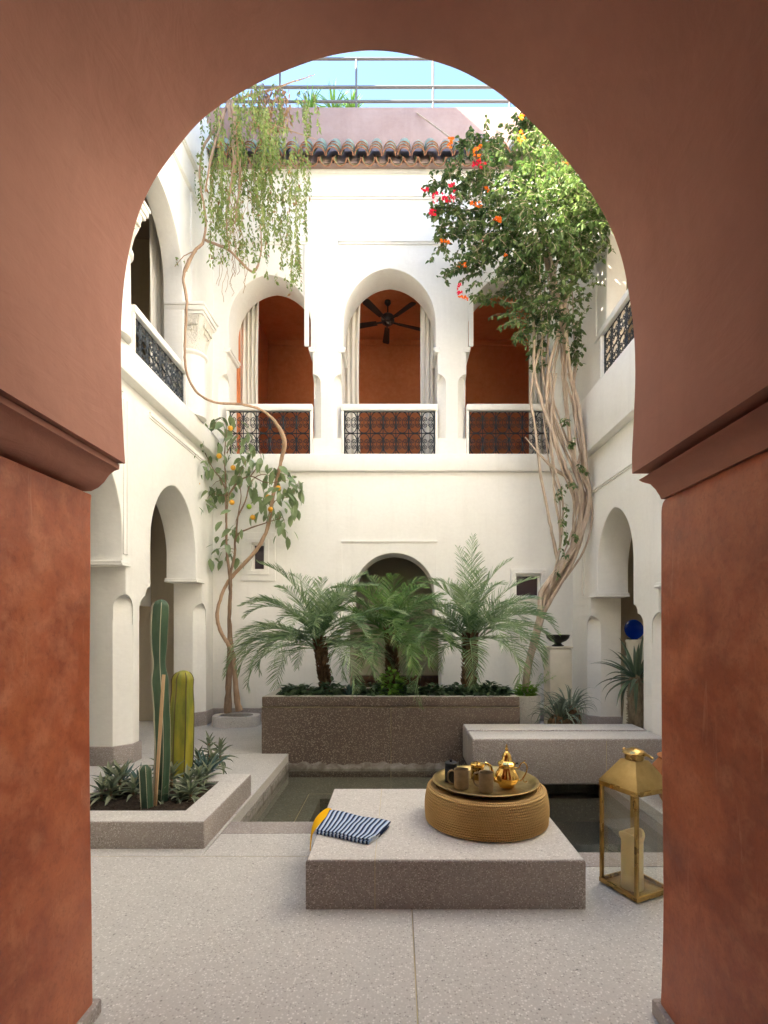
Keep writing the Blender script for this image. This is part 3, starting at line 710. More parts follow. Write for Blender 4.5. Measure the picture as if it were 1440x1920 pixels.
# ================================================================ ROOF: eave of glazed tiles, parapet, railing
ev = thing('tiled_eave', 'weathered green glazed tile eave along the top of the back wall', 'roof', (0, YB, 8.4))
MB().box(XL-.3, XR+.3, YB-.04, YB+.45, 8.401, 8.44).build('wall_top', M['white'], ev)
mbd = MB(); mbd.add([(XL-.3,YB-.14,8.441),(XR+.3,YB-.14,8.441),(XR+.3,YB+.21,8.441),(XL-.3,YB+.21,8.441),(XL-.3,YB+.12,8.86),(XR+.3,YB+.12,8.86),(XR+.3,YB+.21,8.86),(XL-.3,YB+.21,8.86)],
        [(0,3,2,1),(4,5,6,7),(0,1,5,4),(1,2,6,5),(2,3,7,6),(3,0,4,7)]); mbd.build('mortar_bed', M['mortar'], ev)
pitch = .212; slope = R(56)
def barrel(r0, r1, L, th, up=True, n=9, seed=0):
    """half-round tile lying along +y, narrow end r0 at the front"""
    mb = MB(); sgn = 1 if up else -1
    for k, (r, y) in enumerate(((r0, 0), (r1, L))):
        for rr_ in (r, r-th):
            for j in range(n):
                a = math.pi*j/(n-1); mb.v.append((rr_*math.cos(a), y, sgn*rr_*math.sin(a)))
    o0, i0, o1, i1 = 0, n, 2*n, 3*n
    for j in range(n-1):
        mb.cm = 0; mb.face((o0+j, o0+j+1, o1+j+1, o1+j)); mb.face((i0+j+1, i0+j, i1+j, i1+j+1))
        mb.cm = 1; mb.face((o0+j+1, o0+j, i0+j, i0+j+1)); mb.face((o1+j, o1+j+1, i1+j+1, i1+j))
    mb.cm = 1; mb.face((o0, o1, i1, i0)); mb.face((o1+n-1, o0+n-1, i0+n-1, i1+n-1))
    return mb
tile_me = [barrel(.103, .085, .30, .018).mesh('roof_tile', [M['tile'], M['clay']]) for _ in range(1)]
pan_me = barrel(.105, .09, .34, .017, False).mesh('pan_tile', [M['pan'], M['clay']])
random.seed(11)
n_t = 27
for i in range(n_t):
    x = XL+.02+i*pitch-.06
    for k in range(3):
        o = bpy.data.objects.new('roof_tile', tile_me[0]); COL.objects.link(o); o.parent = ev
        d = k*.135
        o.location = Vector((x+random.uniform(-.008,.008), YB-.215+d*math.cos(slope), 8.485+d*math.sin(slope)))-W(ev)
        o.rotation_euler = (slope-.08+random.uniform(-.04,.04), random.uniform(-.07,.07), random.uniform(-.04,.04)); s_ = random.uniform(.97,1.05); o.scale = (s_,1,s_)
    o = bpy.data.objects.new('pan_tile', pan_me); COL.objects.link(o); o.parent = ev
    o.location = Vector((x+pitch/2, YB-.215, 8.455))-W(ev); o.rotation_euler = (slope*.85+random.uniform(-.03,.03), random.uniform(-.08,.08), random.uniform(-.04,.04))
pa = MB(); pa.box(XL-1.6, XR+1.6, YB+.22, YB+.50, 8.47, 9.66)
po = pa.build('parapet', M['parapet'], None, bevel=.03, origin=(0, YB+.3, 8.47)); tag(po, 'faded pink parapet wall above the tiled eave', 'parapet')
# roof decks and outer parapets (close the galleries, shade the court)
rd = thing('roof_terrace', 'flat roof terraces around the open courtyard', 'roof', (0, 8, 8.5))
MB().box(-6, XL-.44, 3.55, 12, 8.3, 8.5).build('deck', M['mortar'], rd); MB().box(XR+.44, 6, YN-3, 12, 8.3, 8.5).build('deck', M['mortar'], rd)  # left deck stops short so the sun gets past
MB().box(XL-.43, XR+.43, YB+.52, 12, 8.3, 8.5).build('deck', M['mortar'], rd)
MB().box(-6, 6, YN-3, YN-.9, 8.3, 8.5).build('deck', M['mortar'], rd)
for nm, b in (('left_parapet', (XL-.25, XL-.01, 3.7, YB+.2, 9.001, 10.6)), ('front_parapet', (-4, 4, YN-.7, YN-.2, 8.501, 9.6))):  # left parapet is out of view, its height set to block sun
    q = MB().box(*b).build('parapet', M['parapet'], None, bevel=.03, origin=((b[0]+b[1])/2, (b[2]+b[3])/2, b[4]))
    tag(q, 'unseen pink parapet raised on the left wall to block the sun' if 'left' in nm else 'faded pink parapet above the near archway', 'parapet')
st_ = thing('sun_block_tower', 'tall pink tower added to block the sun, hidden at the upper left', 'sun blocker', (-4.2, 8, 8.5))  # tower added to keep sun off the parapet and back wall
MB().box(-5.2, -3.3, 5.2, 9.6, 8.501, 13.3).build('wall', M['parapet'], st_, bevel=.03)
MB().box(-5.3, -3.22, 5.1, 9.7, 13.301, 13.42).build('roof', M['mortar'], st_, bevel=.03)
# terrace railing
tr = thing('terrace_railing', 'grey steel railing on the roof terrace against the sky', 'railing', (0, 8.9, 8.5))
YR = 8.95
for px in (525, 668, 812, 955, 1098, 382):
    x = (px-745)*YR/F; MB().tube([(x,YR,8.5),(x,YR,11.32)], .019, 8).build('post', M['steel'], tr)
for py, r in ((190,.022),(163,.024),(110,.022)):
    z = EYE+(1175-py)*YR/F; MB().tube([(-4.6,YR-.0,z-.01),(4.6,YR,z)], r, 8).build('rail', M['steel'], tr)
# thin rod leaning over the eave
rod = MB().tube([P(782,212,8.1), P(858,268,7.72)], .012, 6).build('leaning_rod', M['palebark'], None, origin=tuple(P(858,268,7.72)))
tag(rod, 'thin pale rod leaning down the pink parapet', 'rod')

# ================================================================ BALCONY RAILINGS
def spiral(cx, cz, r, turns, a0, sg, n=15):
    return [(cx+r*(1-.86*k/(n-1))*math.cos(a0+sg*turns*2*math.pi*k/(n-1)), 0, cz+r*(1-.86*k/(n-1))*math.sin(a0+sg*turns*2*math.pi*k/(n-1))) for k in range(n)]
def scroll_mesh(w, h, name='scroll'):
    mb = MB(); t = .0072; rx, rz = w*.475, h*.485
    mb.tube([(rx*math.copysign(abs(math.cos(a))**.85, math.cos(a)), 0, rz*math.copysign(abs(math.sin(a))**.9, math.sin(a))) for a in [2*math.pi*i/24 for i in range(24)]], t, 4, closed=True)
    r = w*.205
    for sx in (-1, 1):
        for sz in (-1, 1):
            mb.tube([(x*sx, y, z*sz) for x, y, z in spiral(w*.215, h*.13, r, 1.6, -1.2, 1)], t*.8, 4, cap=False)
        mb.tube([(sx*w*.40, 0, -h*.14), (sx*w*.27, 0, 0), (sx*w*.40, 0, h*.14)], t*.7, 4, cap=False)
    mb.tube([(w*.02,0,h*.16),(w*.0,0,0),(w*.02,0,-h*.16)], t*.7, 4, cap=False)
    for sx in (-1, 1):
        for sz in (-.28, .28):
            mb.box(sx*w*.5-.010, sx*w*.5+.010, -.009, .009, sz*h-.008, sz*h+.008)
    return mb.mesh(name, [M['iron']], 50)
def railing(label, length, z0, z1, cols, loc, rz, hand_h=.10, side_w=.05):
    """local x along the railing"""
    t = thing('balcony_railing', label, 'railing', loc, rz, group='balcony railings with iron scrollwork')
    H = z1-z0; w = (length-2*side_w)/cols; h = H/2
    sm = scroll_mesh(w, h)
    for c in range(cols):
        for r in range(2):
            o = bpy.data.objects.new('scroll', sm); COL.objects.link(o); o.parent = t
            o.location = (-length/2+side_w+w*(c+.5), 0, h*(r+.5))
    for z in (.006, h, H-.006):
        MB().tube([(-length/2+side_w-.01,0,z),(length/2-side_w+.01,0,z)], .008, 4).build('bar', M['iron'], t, local=True)
    for c in range(cols+1):
        x = -length/2+side_w+w*c; MB().tube([(x,0,0),(x,0,H)], .007 if 0<c<cols else .010, 4).build('upright', M['iron'], t, local=True)
    MB().box(-length/2+.001, length/2-.001, -.055, .06, H+.002, H+hand_h).build('handrail', M['white'], t, local=True, bevel=.012)
    for s_ in (-1, 1):
        x0, x1 = sorted((s_*(length/2-.001), s_*(length/2-side_w+.012))); MB().box(x0, x1, -.04, .05, 0, H).build('side_post', M['white'], t, local=True, bevel=.006)
    return t
railing('iron scroll railing under a white handrail in the middle upper arch', 1.48, 4.09, 4.76, 7, (CC, YB+.02, 4.09), 0)
railing('iron scroll railing in the left arch of the back wall crossed by the twisted vine', 1.32, 4.09, 4.76, 6, (CL, YB+.02, 4.09), 0)
railing('iron scroll railing in the right arch of the back wall beside the climber stems', 1.32, 4.09, 4.76, 6, (CR, YB+.02, 4.09), 0)
railing('iron scroll railing of the left side balcony below linen curtains', 1.37, 4.30, 4.76, 8, (XL+.02, 6.10, 4.302), R(90), .085)
railing('iron scroll railing of the left side balcony nearest the viewer', 1.37, 4.30, 4.76, 8, (XL+.02, 4.40, 4.302), R(90), .085)
railing('iron scroll railing of the right side balcony half hidden by the red arch', 1.34, 4.62, 5.20, 6, (XR-.02, 6.0, 4.622), R(90), .085)

# ================================================================ CURTAINS
def curtain(label, x0, x1, y, z0, z1, ax='x', folds=4, pull=0.0):
    """hangs as a pleated sheet between x0 and x1; pull gathers the bottom"""
    t = thing('curtain', label, 'curtain', ((x0+x1)/2, y, z0) if ax == 'x' else (y, (x0+x1)/2, z0), group='linen curtains in the upper arches')
    n, mz = folds*8, 10; mb = MB()
    for k in range(mz+1):
        v = k/mz; z = z0+(z1-z0)*v
        for j in range(n+1):
            u = j/n; amp = .035*(.75+.25*v); a = x0+(x1-x0)*(u*(1-.10*math.sin(v*3.14)))
            d = y+amp*math.sin(2*math.pi*folds*u+.35*math.sin(v*4+u*7))+.01*math.sin(u*31+v*3)
            mb.v.append((a, d, z) if ax == 'x' else (d, a, z))
            if k and j: b = k*(n+1)+j; mb.face((b-n-2, b-n-1, b, b-1))
    mb.build('cloth', M['linen'], t, smooth=80)
    q = [(x0-.03, y, z1), (x1+.03, y, z1)] if ax == 'x' else [(y, x0-.03, z1), (y, x1+.03, z1)]
    MB().tube(q, .012, 6).build('curtain_rod', M['fan'], t)
YC = YB+.62
curtain('linen curtain hanging on the left side of the middle upper arch', -.98, -.60, YC, 4.03, 7.05)
curtain('linen curtain hanging on the right side of the middle upper arch', .38, .70, YC, 4.03, 7.05)
curtain('linen curtain hanging in the left arch of the back wall', -2.60, -2.28, YC, 4.03, 7.05, folds=4)
curtain('linen curtain in the right arch of the back wall behind the climber', 2.18, 2.46, YC, 4.03, 7.05, folds=4)
curtain('tall linen curtain gathered by the carved column on the left balcony', 6.74, 7.36, XL-.42, 4.17, 7.1, 'y', folds=5)

# ================================================================ CEILING FAN
FN = P(727, 600, 9.1)
fan = thing('ceiling_fan', 'dark five-bladed ceiling fan in the middle red room', 'ceiling fan', (FN.x, FN.y, FN.z))
MB().lathe([(.0,7.20),(.055,7.20),(.06,7.17),(.03,7.13),(.012,7.12),(.012,FN.z+.10),(.05,FN.z+.09)][::-1], 16, (FN.x, FN.y, 0)).build('down_rod', M['fan'], fan)
MB().lathe([(.02,-.10),(.05,-.09),(.06,-.06),(.10,-.05),(.115,-.02),(.115,.05),(.09,.08),(.03,.10)], 24, tuple(FN)).build('motor_housing', M['fan'], fan)
for k in range(5):
    a = R(90+72*k+4); d = Vector((math.cos(a), math.sin(a), 0)); s_ = Vector((-d.y, d.x, .22)).normalized()
    mb = MB(); ol = [(.20,-.045),(.66,-.065),(.70,-.045),(.70,.045),(.66,.065),(.20,.045)]
    up_ = d.cross(s_)
    vs = [FN+Vector((0,0,-.03))+d*r+s_*t_+up_*h for h in (-.006,.006) for r, t_ in ol]
    mb.add(vs, [tuple(range(6)), tuple(range(6,12))[::-1]]+[(i, 6+i, 6+(i+1)%6, (i+1)%6) for i in range(6)])
    mb.tube([FN+Vector((0,0,-.03))+d*.09, FN+Vector((0,0,-.03))+d*.26], .016, 6)
    mb.build('blade', M['fan'], fan)

# ================================================================ PLANTERS AND BENCHES
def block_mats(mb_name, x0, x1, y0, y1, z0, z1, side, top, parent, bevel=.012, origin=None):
    """solid block with upward faces in a second, paler material"""
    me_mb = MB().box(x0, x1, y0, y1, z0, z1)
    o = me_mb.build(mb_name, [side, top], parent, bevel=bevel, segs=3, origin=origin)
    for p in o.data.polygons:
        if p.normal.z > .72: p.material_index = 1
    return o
# long raised planter behind the pool
PZ = .652
pl = thing('raised_planter', 'long brown terrazzo planter holding the three palms behind the pool', 'planter', (0, 6.3, 0))
x0, x1, y0, y1 = -1.55, 1.40, 5.88, 6.80
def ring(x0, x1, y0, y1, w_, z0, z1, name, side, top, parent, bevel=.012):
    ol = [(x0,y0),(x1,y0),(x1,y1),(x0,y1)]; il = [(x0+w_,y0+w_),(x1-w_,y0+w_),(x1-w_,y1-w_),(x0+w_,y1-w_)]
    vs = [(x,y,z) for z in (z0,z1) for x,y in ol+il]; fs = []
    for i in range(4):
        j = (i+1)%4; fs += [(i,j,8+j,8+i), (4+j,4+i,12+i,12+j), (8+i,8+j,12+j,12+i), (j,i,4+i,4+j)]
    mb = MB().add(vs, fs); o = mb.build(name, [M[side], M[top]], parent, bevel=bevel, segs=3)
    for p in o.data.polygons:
        if p.normal.z > .72: p.material_index = 1  # upward faces take the paler terrazzo slot
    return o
XJ = (733-745)*5.88/F
ring(x0, x1, y0, y1, .13, .5325, PZ, 'coping', 'brown', 'rim', pl, .018)
for a, b in ((x0, XJ-.002), (XJ+.002, x1)):
    MB().box(a, b, y0, y0+.13, -.6, .5285).build('front_panel', M['brown'], pl, bevel=.003, segs=1)
MB().box(x0, x0+.13, y0+.131, y1, 0, .5285).build('side_panel', M['brown'], pl); MB().box(x1-.13, x1, y0+.131, y1, 0, .5285).build('side_panel', M['brown'], pl)
MB().box(x0+.131, x1-.131, y1-.13, y1, 0, .5285).build('back_panel', M['brown'], pl)
MB().box(x0-.0005, x1+.0005, y0-.0008, y1+.0005, .5287, .5323).build('brass_joint', M['joint'], pl)
MB().box(XJ-.0018, XJ+.0018, y0-.0008, y0+.1, -.5, .5285).build('brass_joint', M['joint'], pl)
def soil(name, x0, x1, y0, y1, z, parent, n=24, amp=.02):
    mb = MB(); random.seed(5)
    for j in range(n+1):
        for i in range(n+1):
            mb.v.append((x0+(x1-x0)*i/n, y0+(y1-y0)*j/n, z+random.uniform(-amp, amp)))
            if i and j: b = j*(n+1)+i; mb.face((b-n-2, b-n-1, b, b-1))
    o = mb.build(name, M['soil'], parent, smooth=60); o['kind'] = 'stuff'; return o
soil('soil', x0+.125, x1-.125, y0+.125, y1-.125, PZ-.05, pl, 40)
# low channel wall on the right
cw = thing('channel_wall', 'low terrazzo wall with a water channel along its top at the right of the pool', 'low wall', (1.7, 5.4, 0))
ZC, ch = .353, (5.41, 5.47)
cx0, cx1 = .737, XR-.03
for ya, yb_ in ((5.04, ch[0]), (ch[1], 5.82)):
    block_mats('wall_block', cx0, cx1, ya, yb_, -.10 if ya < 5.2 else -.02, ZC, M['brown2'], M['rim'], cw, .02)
MB().box(cx0+.002, cx1, ch[0]-.02, ch[1]+.02, 0, ZC-.03).build('channel_bed', M['skirt'], cw)
MB().box(cx0+.10, cx1, 5.30, 5.80, -.6, -.101).build('footing', M['pool'], cw)
xj = (1137-745)*5.04/F; MB().box(xj-.002, xj+.002, 5.0385, 5.06, -.1, ZC-.02).build('brass_joint', M['joint'], cw)
# bench block in front
BZ = .2537
bn = thing('terrazzo_bench', 'low square terrazzo bench block holding the tea tray and folded cloth', 'bench', (.25, 3.2, 0))
bx0, bx1, by0, by1 = -.47, .966, 2.64, 3.81
jx = (703-745)*2.64/F
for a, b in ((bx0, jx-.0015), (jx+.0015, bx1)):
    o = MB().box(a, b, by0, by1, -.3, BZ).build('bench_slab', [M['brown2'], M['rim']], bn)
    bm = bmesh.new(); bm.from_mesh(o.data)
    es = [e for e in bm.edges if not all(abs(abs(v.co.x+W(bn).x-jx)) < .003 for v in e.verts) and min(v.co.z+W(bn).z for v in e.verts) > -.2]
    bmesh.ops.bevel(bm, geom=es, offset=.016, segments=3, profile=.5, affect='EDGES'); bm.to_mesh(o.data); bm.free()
    for p in o.data.polygons: p.material_index = 1 if p.normal.z > .72 else 0; p.use_smooth = True  # bench top gets the paler slot, sides the darker
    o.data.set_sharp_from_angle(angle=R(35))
MB().box(jx-.0015, jx+.0015, by0+.0005, by1-.002, -.2, BZ-.0008).build('brass_joint', M['joint'], bn)
# left planter
lp = thing('corner_planter', 'low pale terrazzo planter with cacti at the left of the pool', 'planter', (-1.8, 3.9, 0))
LZ = .178
lx0, lx1, ly0, ly1 = -2.55, -1.262, 3.36, 4.45
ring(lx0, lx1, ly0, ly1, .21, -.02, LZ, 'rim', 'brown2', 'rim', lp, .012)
soil('soil', lx0+.2, lx1-.2, ly0+.2, ly1-.2, LZ-.035, lp, 30, .012)
# oval tree kerb
ok = thing('oval_kerb', 'small oval terrazzo kerb around the orange tree foot', 'planter', (-2.37, 7.55, 0))
def oval(cx, cy, a, b, z0, z1, wd, name, side, top, parent):
    n = 40; mb = MB()
    pr = [(1,z0),(1,z1-.02),(.985,z1),(1-wd,z1),(1-wd,z0+.02)]
    for k, z in pr:
        for j in range(n):
            th = 2*math.pi*j/n; c, s_ = math.cos(th), math.sin(th)
            ex = lambda q: math.copysign(abs(q)**.75, q)
            mb.v.append((cx+a*k*ex(c), cy+b*k*ex(s_), z))
    for i in range(len(pr)-1):
        mb.cm = 1 if i == 2 else 0
        for j in range(n): mb.face((i*n+j, i*n+(j+1)%n, (i+1)*n+(j+1)%n, (i+1)*n+j))
    return mb.build(name, [M[side], M[top]], parent)
oval(-2.37, 7.58, .345, .21, -.01, .15, .30, 'kerb', 'rim', 'rim', ok)
MB().lathe([(.24,.0),(.24,.11)], 24, (-2.37, 7.58, 0), (1,.62)).build('soil', M['soil'], ok)
# round terrazzo pot of the climber
rp = thing('round_pot', 'round pale terrazzo pot at the foot of the climber behind the planter', 'pot', (1.72, 7.05, 0))
MB().lathe([(.20,0),(.205,.02),(.215,.50),(.205,.52),(.17,.52),(.165,.44)], 36, (1.74, 7.05, 0)).build('pot', M['rim'], rp)
MB().lathe([(.165,.40),(.165,.46)], 24, (1.74, 7.05, 0)).build('soil', M['soil'], rp)

# ================================================================ THINGS ON THE RIGHT
pd = thing('pedestal', 'slim square stone pedestal carrying a dark footed bowl by the right corner', 'pedestal', (2.22, 7.2, 0))
MB().box(2.09, 2.40, 7.06, 7.36, 0, 1.15).build('shaft', M['pedestal'], pd, bevel=.02); MB().box(2.08, 2.41, 7.05, 7.37, 1.151, 1.175).build('cap', M['pedestal'], pd, bevel=.006)
bo = thing('footed_bowl', 'dark footed metal bowl with a lime on the stone pedestal', 'bowl', (2.245, 7.2, 1.176))
MB().lathe([(.075,0),(.085,.012),(.06,.025),(.045,.04),(.06,.055),(.11,.075),(.150,.115),(.163,.158),(.170,.160),(.158,.162),(.14,.12),(.09,.085),(.0,.075)], 36, (2.245,7.2,1.176)).build('vessel', M['bowl'], bo)
lm = MB().lathe([(.001,-.035),(.02,-.03),(.033,-.012),(.036,0),(.033,.015),(.02,.03),(.002,.036)], 16, (2.27,7.18,1.176+.137)).build('lime', M['lime'], None, origin=(2.27,7.18,1.176+.10))
tag(lm, 'green lime peeping over the rim of the dark bowl', 'fruit')
cp = thing('round_pedestal', 'thick pale round pedestal under the cobalt blue disc in the right arch', 'pedestal', (3.1, 6.35, 0))
MB().lathe([(.26,0),(.265,.02),(.245,.30),(.215,.80),(.205,1.24),(.215,1.26),(.215,1.285),(.19,1.29)], 40, (3.08, 6.42, 0)).build('shaft', M['pedestal'], cp)
cd_ = thing('blue_disc', 'cobalt blue glass disc standing on the round pedestal in the right arch', 'ornament', (2.98, 6.40, 1.29))
c0 = P(1187, 1181, 6.38)
mb = MB(); mb.lathe([(.001,-.02),(.03,-.03),(.055,-.012),(.095,.004),(.118,.02),(.122,.028),(.115,.03),(.09,.018),(.001,.014)], 40)
mb.xform(Matrix.Translation((c0.x, c0.y, 1.292+.122)) @ Matrix.Rotation(R(90-8), 4, 'X') ); mb.build('disc', M['cobalt'], cd_)
MB().box(c0.x-.05, c0.x+.05, 6.36, 6.44, 1.291, 1.305).build('stand', M['bowl'], cd_)
tp = thing('terracotta_pot', 'rounded terracotta pot at the pool edge behind the brass lantern', 'pot', (2.32, 4.2, 0))
MB().lathe([(.13,0),(.15,.01),(.21,.12),(.235,.22),(.225,.30),(.19,.345),(.175,.37),(.19,.39),(.165,.395),(.15,.37),(.14,.30)], 36, (2.33, 4.2, 0)).build('vessel', M['terracotta'], tp)

# ================================================================ OTTOMAN, TRAY, TEA THINGS
ox, oy = .552, 3.21
ot = thing('woven_pouf', 'round coiled straw pouf standing on the terrazzo bench', 'pouf', (ox, oy, BZ))
pr = []; N = 14
for k in range(N):
    z = .012+k*.0143; r = .366+.012*math.sin(k/N*3.1)-.016*(k/N)
    for a in (-70, -30, 0, 30, 70): pr.append((r+.011*math.cos(R(a)), z+.0070*math.sin(R(a))))
pr = [(.35,.0)]+pr+[(.352,.205),(.342,.207),(.325,.20),(.30,.197),(.001,.195)]
MB().lathe(pr, 96, (ox, oy, BZ)).build('woven_body', M['straw'], ot, smooth=70)
mb = MB()
for k in range(4): mb.tube([( ox+(.345-.011*k)*math.cos(t_), oy+(.345-.011*k)*math.sin(t_), BZ+.2055-.001*k) for t_ in [2*math.pi*i/80 for i in range(80)]], .0072, 6, closed=True)
mb.build('rim_coil', M['straw'], ot, smooth=70)
ZT = BZ+.2125
ty = thing('brass_tray', 'round aged brass tray lying on the straw pouf', 'tray', (ox, oy, ZT))
MB().lathe([(.001,0),(.20,0),(.27,.001),(.285,.004),(.305,.024),(.322,.028),(.328,.033),(.322,.036),(.304,.031),(.284,.012),(.27,.007),(.001,.005)], 96, (ox-.005, oy, ZT)).build('dish', M['tray'], ty, smooth=50)
TZ = ZT+.006
def on_tray(px, py): 
    D = (EYE-TZ)*F/(py-1175); return ((px-745)*D/F, D)
def mug(label, px, py, r, h, rot):
    x, y = on_tray(px, py); t = thing('mug', label, 'mug', (x, y, TZ), group='stoneware mugs on the tray')
    MB().lathe([(r*.9,0),(r*.97,.004),(r,.012),(r,.018),(r*.985,.021),(r,.024),(r,h-.004),(r*.985,h),(r*.94,h-.002),(r*.92,h-.01),(r*.91,.02),(.001,.016)], 32, (x,y,TZ)).build('cup', M['mug'], t)
    MB().lathe([(r*.915,h*.82),(.001,h*.825)], 24, (x,y,TZ)).build('drink', M['coffee'], t)
    d = Vector((math.cos(rot), math.sin(rot), 0)); hs = [(r*.97,h*.84),(r*1.25,h*.90),(r*1.72,h*.80),(r*1.85,h*.55),(r*1.65,h*.32),(r*1.2,h*.20),(r*.97,h*.22)]
    pts = smoothpath([(x+d.x*a, y+d.y*a, TZ+b) for a, b in hs], 4)
    MB().tube(pts, .0055, 8).build('handle', M['mug'], t)
mug('brown stoneware mug with its handle to the left, standing beside the black canister', 865, 1478, .0445, .117, R(170))
mug('brown stoneware mug standing nearest the viewer beside the gold teapot', 911.5, 1484, .0435, .117, R(150))
x, y = on_tray(845.5, 1465)
bc = thing('black_canister', 'small matt black lidded canister at the left of the tray', 'canister', (x, y, TZ))
MB().lathe([(.037,0),(.039,.003),(.039,.105),(.037,.107)], 32, (x,y,TZ)).build('body', M['blackware'], bc)
MB().lathe([(.0395,.108),(.040,.111),(.040,.120),(.036,.123),(.010,.124),(.008,.128),(.011,.134),(.008,.139),(.001,.140)], 32, (x,y,TZ)).build('lid', M['blackware'], bc)
x, y = on_tray(895, 1460)
gc = thing('gold_canister', 'short round gold tea box with a shallow lid behind the mugs', 'canister', (x, y, TZ))
MB().lathe([(.040,0),(.043,.003),(.043,.085),(.041,.087)], 36, (x,y,TZ)).build('body', M['brass'], gc)
MB().lathe([(.044,.082),(.046,.086),(.046,.096),(.042,.101),(.022,.104),(.020,.108),(.005,.109),(.001,.112)], 36, (x,y,TZ)).build('lid', M['gold'], gc)
x, y = on_tray(950, 1475)
tt = thing('teapot', 'polished gold Moroccan teapot with a tall pointed lid and scrolled handle', 'teapot', (x, y, TZ))
fl_ = lambda z: .028*max(0, min(1, (z-.03)/.03))*max(0, min(1,(.13-z)/.03))
MB().lathe([(.042,0),(.046,.004),(.045,.010),(.052,.016),(.066,.032),(.073,.052),(.071,.070),(.060,.092),(.049,.110),(.046,.124),(.050,.134),(.055,.139),(.050,.143)], 64, (x,y,TZ), flute=fl_, nf=14).build('body', M['gold'], tt, smooth=60)
fl2 = lambda z: .04*max(0, min(1, (z-.15)/.01))*max(0, min(1,(.195-z)/.02))
MB().lathe([(.052,.143),(.054,.147),(.048,.152),(.034,.160),(.030,.170),(.027,.188),(.020,.205),(.011,.215),(.006,.218),(.006,.222),(.011,.228),(.009,.236),(.005,.240),(.007,.246),(.004,.252),(.0015,.262)], 56, (x,y,TZ), flute=fl2, nf=14).build('lid', M['gold'], tt, smooth=60)
sp = smoothpath([(x-.058,y-.02,TZ+.045),(x-.085,y-.02,TZ+.060),(x-.092,y+.0,TZ+.095),(x-.100,y+.012,TZ+.125),(x-.128,y+.018,TZ+.142)], 5)
MB().tube(sp, [.017-.011*i/(len(sp)-1) for i in range(len(sp))], 10).build('spout', M['gold'], tt)
hd = smoothpath([(x+.047,y,TZ+.118),(x+.072,y,TZ+.115),(x+.088,y,TZ+.142),(x+.108,y,TZ+.146),(x+.124,y,TZ+.125),(x+.122,y,TZ+.095),(x+.106,y,TZ+.062),(x+.088,y,TZ+.038),(x+.066,y,TZ+.040)], 5)
mb = MB().tube(hd, .0042, 8); mb.tube(smoothpath([(x+.100,y,TZ+.052),(x+.104,y,TZ+.034),(x+.116,y,TZ+.027),(x+.124,y,TZ+.036)],4), .0032, 6)
mb.tube(smoothpath([(x+.100,y,TZ+.145),(x+.106,y,TZ+.156),(x+.114,y,TZ+.160)],3), .0030, 6)
mb.build('handle', M['gold'], tt)
MB().box(x+.046, x+.070, y-.006, y+.006, TZ+.139, TZ+.147).build('hinge', M['fan'], tt)

# ================================================================ FOLDED CLOTH
A_, B_, C_, D_ = Vector((-.428,3.28,0)), Vector((-.04,3.08,0)), Vector((-.155,2.82,0)), Vector((-.470,2.975,0))
cl = thing('folded_cloth', 'folded blue and white striped cloth with a yellow corner hanging over the bench edge', 'cloth', (-.27, 3.04, BZ))
m = Mat('striped_cotton', .9, .1)
uvn = m.n('ShaderNodeUVMap'); sx = m.n('ShaderNodeSeparateXYZ'); m.L(uvn.outputs[0], sx.inputs[0])
st = m.math('FRACT', m.math('MULTIPLY', sx.outputs[0], 14.0))
c = m.ramp(st, [(0, (.02,.035,.085)), (.40, (.30,.43,.66)), (.62, (.55,.62,.72)), (.92, (.02,.035,.085))], 'CONSTANT')
m.col(c); m.bump(m.noise(260, 2), .25, .001); M['stripe'] = m.m
def cloth_sheet(z, inset, curl, name, mat, u0=0.0, u1=1.0, wav=.004, drop=False, th=.007):
    n, k = 26, 12; mb = MB(); uv = []
    for side in (1, 0):
        for j in range(k+1):
            v = j/k
            for i in range(n+1):
                u = u0+(u1-u0)*i/n
                p = (A_*(1-v)+D_*v)*(1-u)+(B_*(1-v)+C_*v)*u
                p = p+(A_-D_).normalized()*inset*(v-.5)*0+Vector((.012*math.sin(v*3.1)*1, 0, 0))
                zz = z+wav*math.sin(u*9+v*4)+wav*.6*math.sin(v*11+u*3)
                e = min(v, 1-v)*k; 
                if e < 1: zz -= .004*(1-e)
                p = Vector((p.x, p.y-inset*v, BZ+zz-(0 if side else th)))
                mb.v.append(tuple(p)); uv.append((u+.018*math.sin(v*4.5), v))
    m_ = (n+1)*(k+1)
    for j in range(k):
        for i in range(n):
            b = j*(n+1)+i; mb.face((b, b+1, b+n+2, b+n+1)); mb.face((m_+b+1, m_+b, m_+b+n+1, m_+b+n+2))
    for i in range(n): mb.face((i, m_+i, m_+i+1, i+1)); b = k*(n+1); mb.face((b+i+1, m_+b+i+1, m_+b+i, b+i))
    for j in range(k): b = j*(n+1); mb.face((b+n+1, m_+b+n+1, m_+b, b)); b += n; mb.face((b, m_+b, m_+b+n+1, b+n+1))
    me = bpy.data.meshes.new(name); me.from_pydata(mb.v, [], mb.f)
    ul = me.uv_layers.new(name='UVMap')
    for lp_ in me.loops: ul.data[lp_.index].uv = uv[lp_.vertex_index]
    finish(me, mat, 60); return link(name, me, cl)
cloth_sheet(.034, .0, 0, 'top_fold', M['stripe']); cloth_sheet(.0235, .010, 0, 'middle_fold', M['stripe'], 0.01, .985, .0035); cloth_sheet(.0125, .004, 0, 'bottom_fold', M['stripe'], .01, .99, .002)
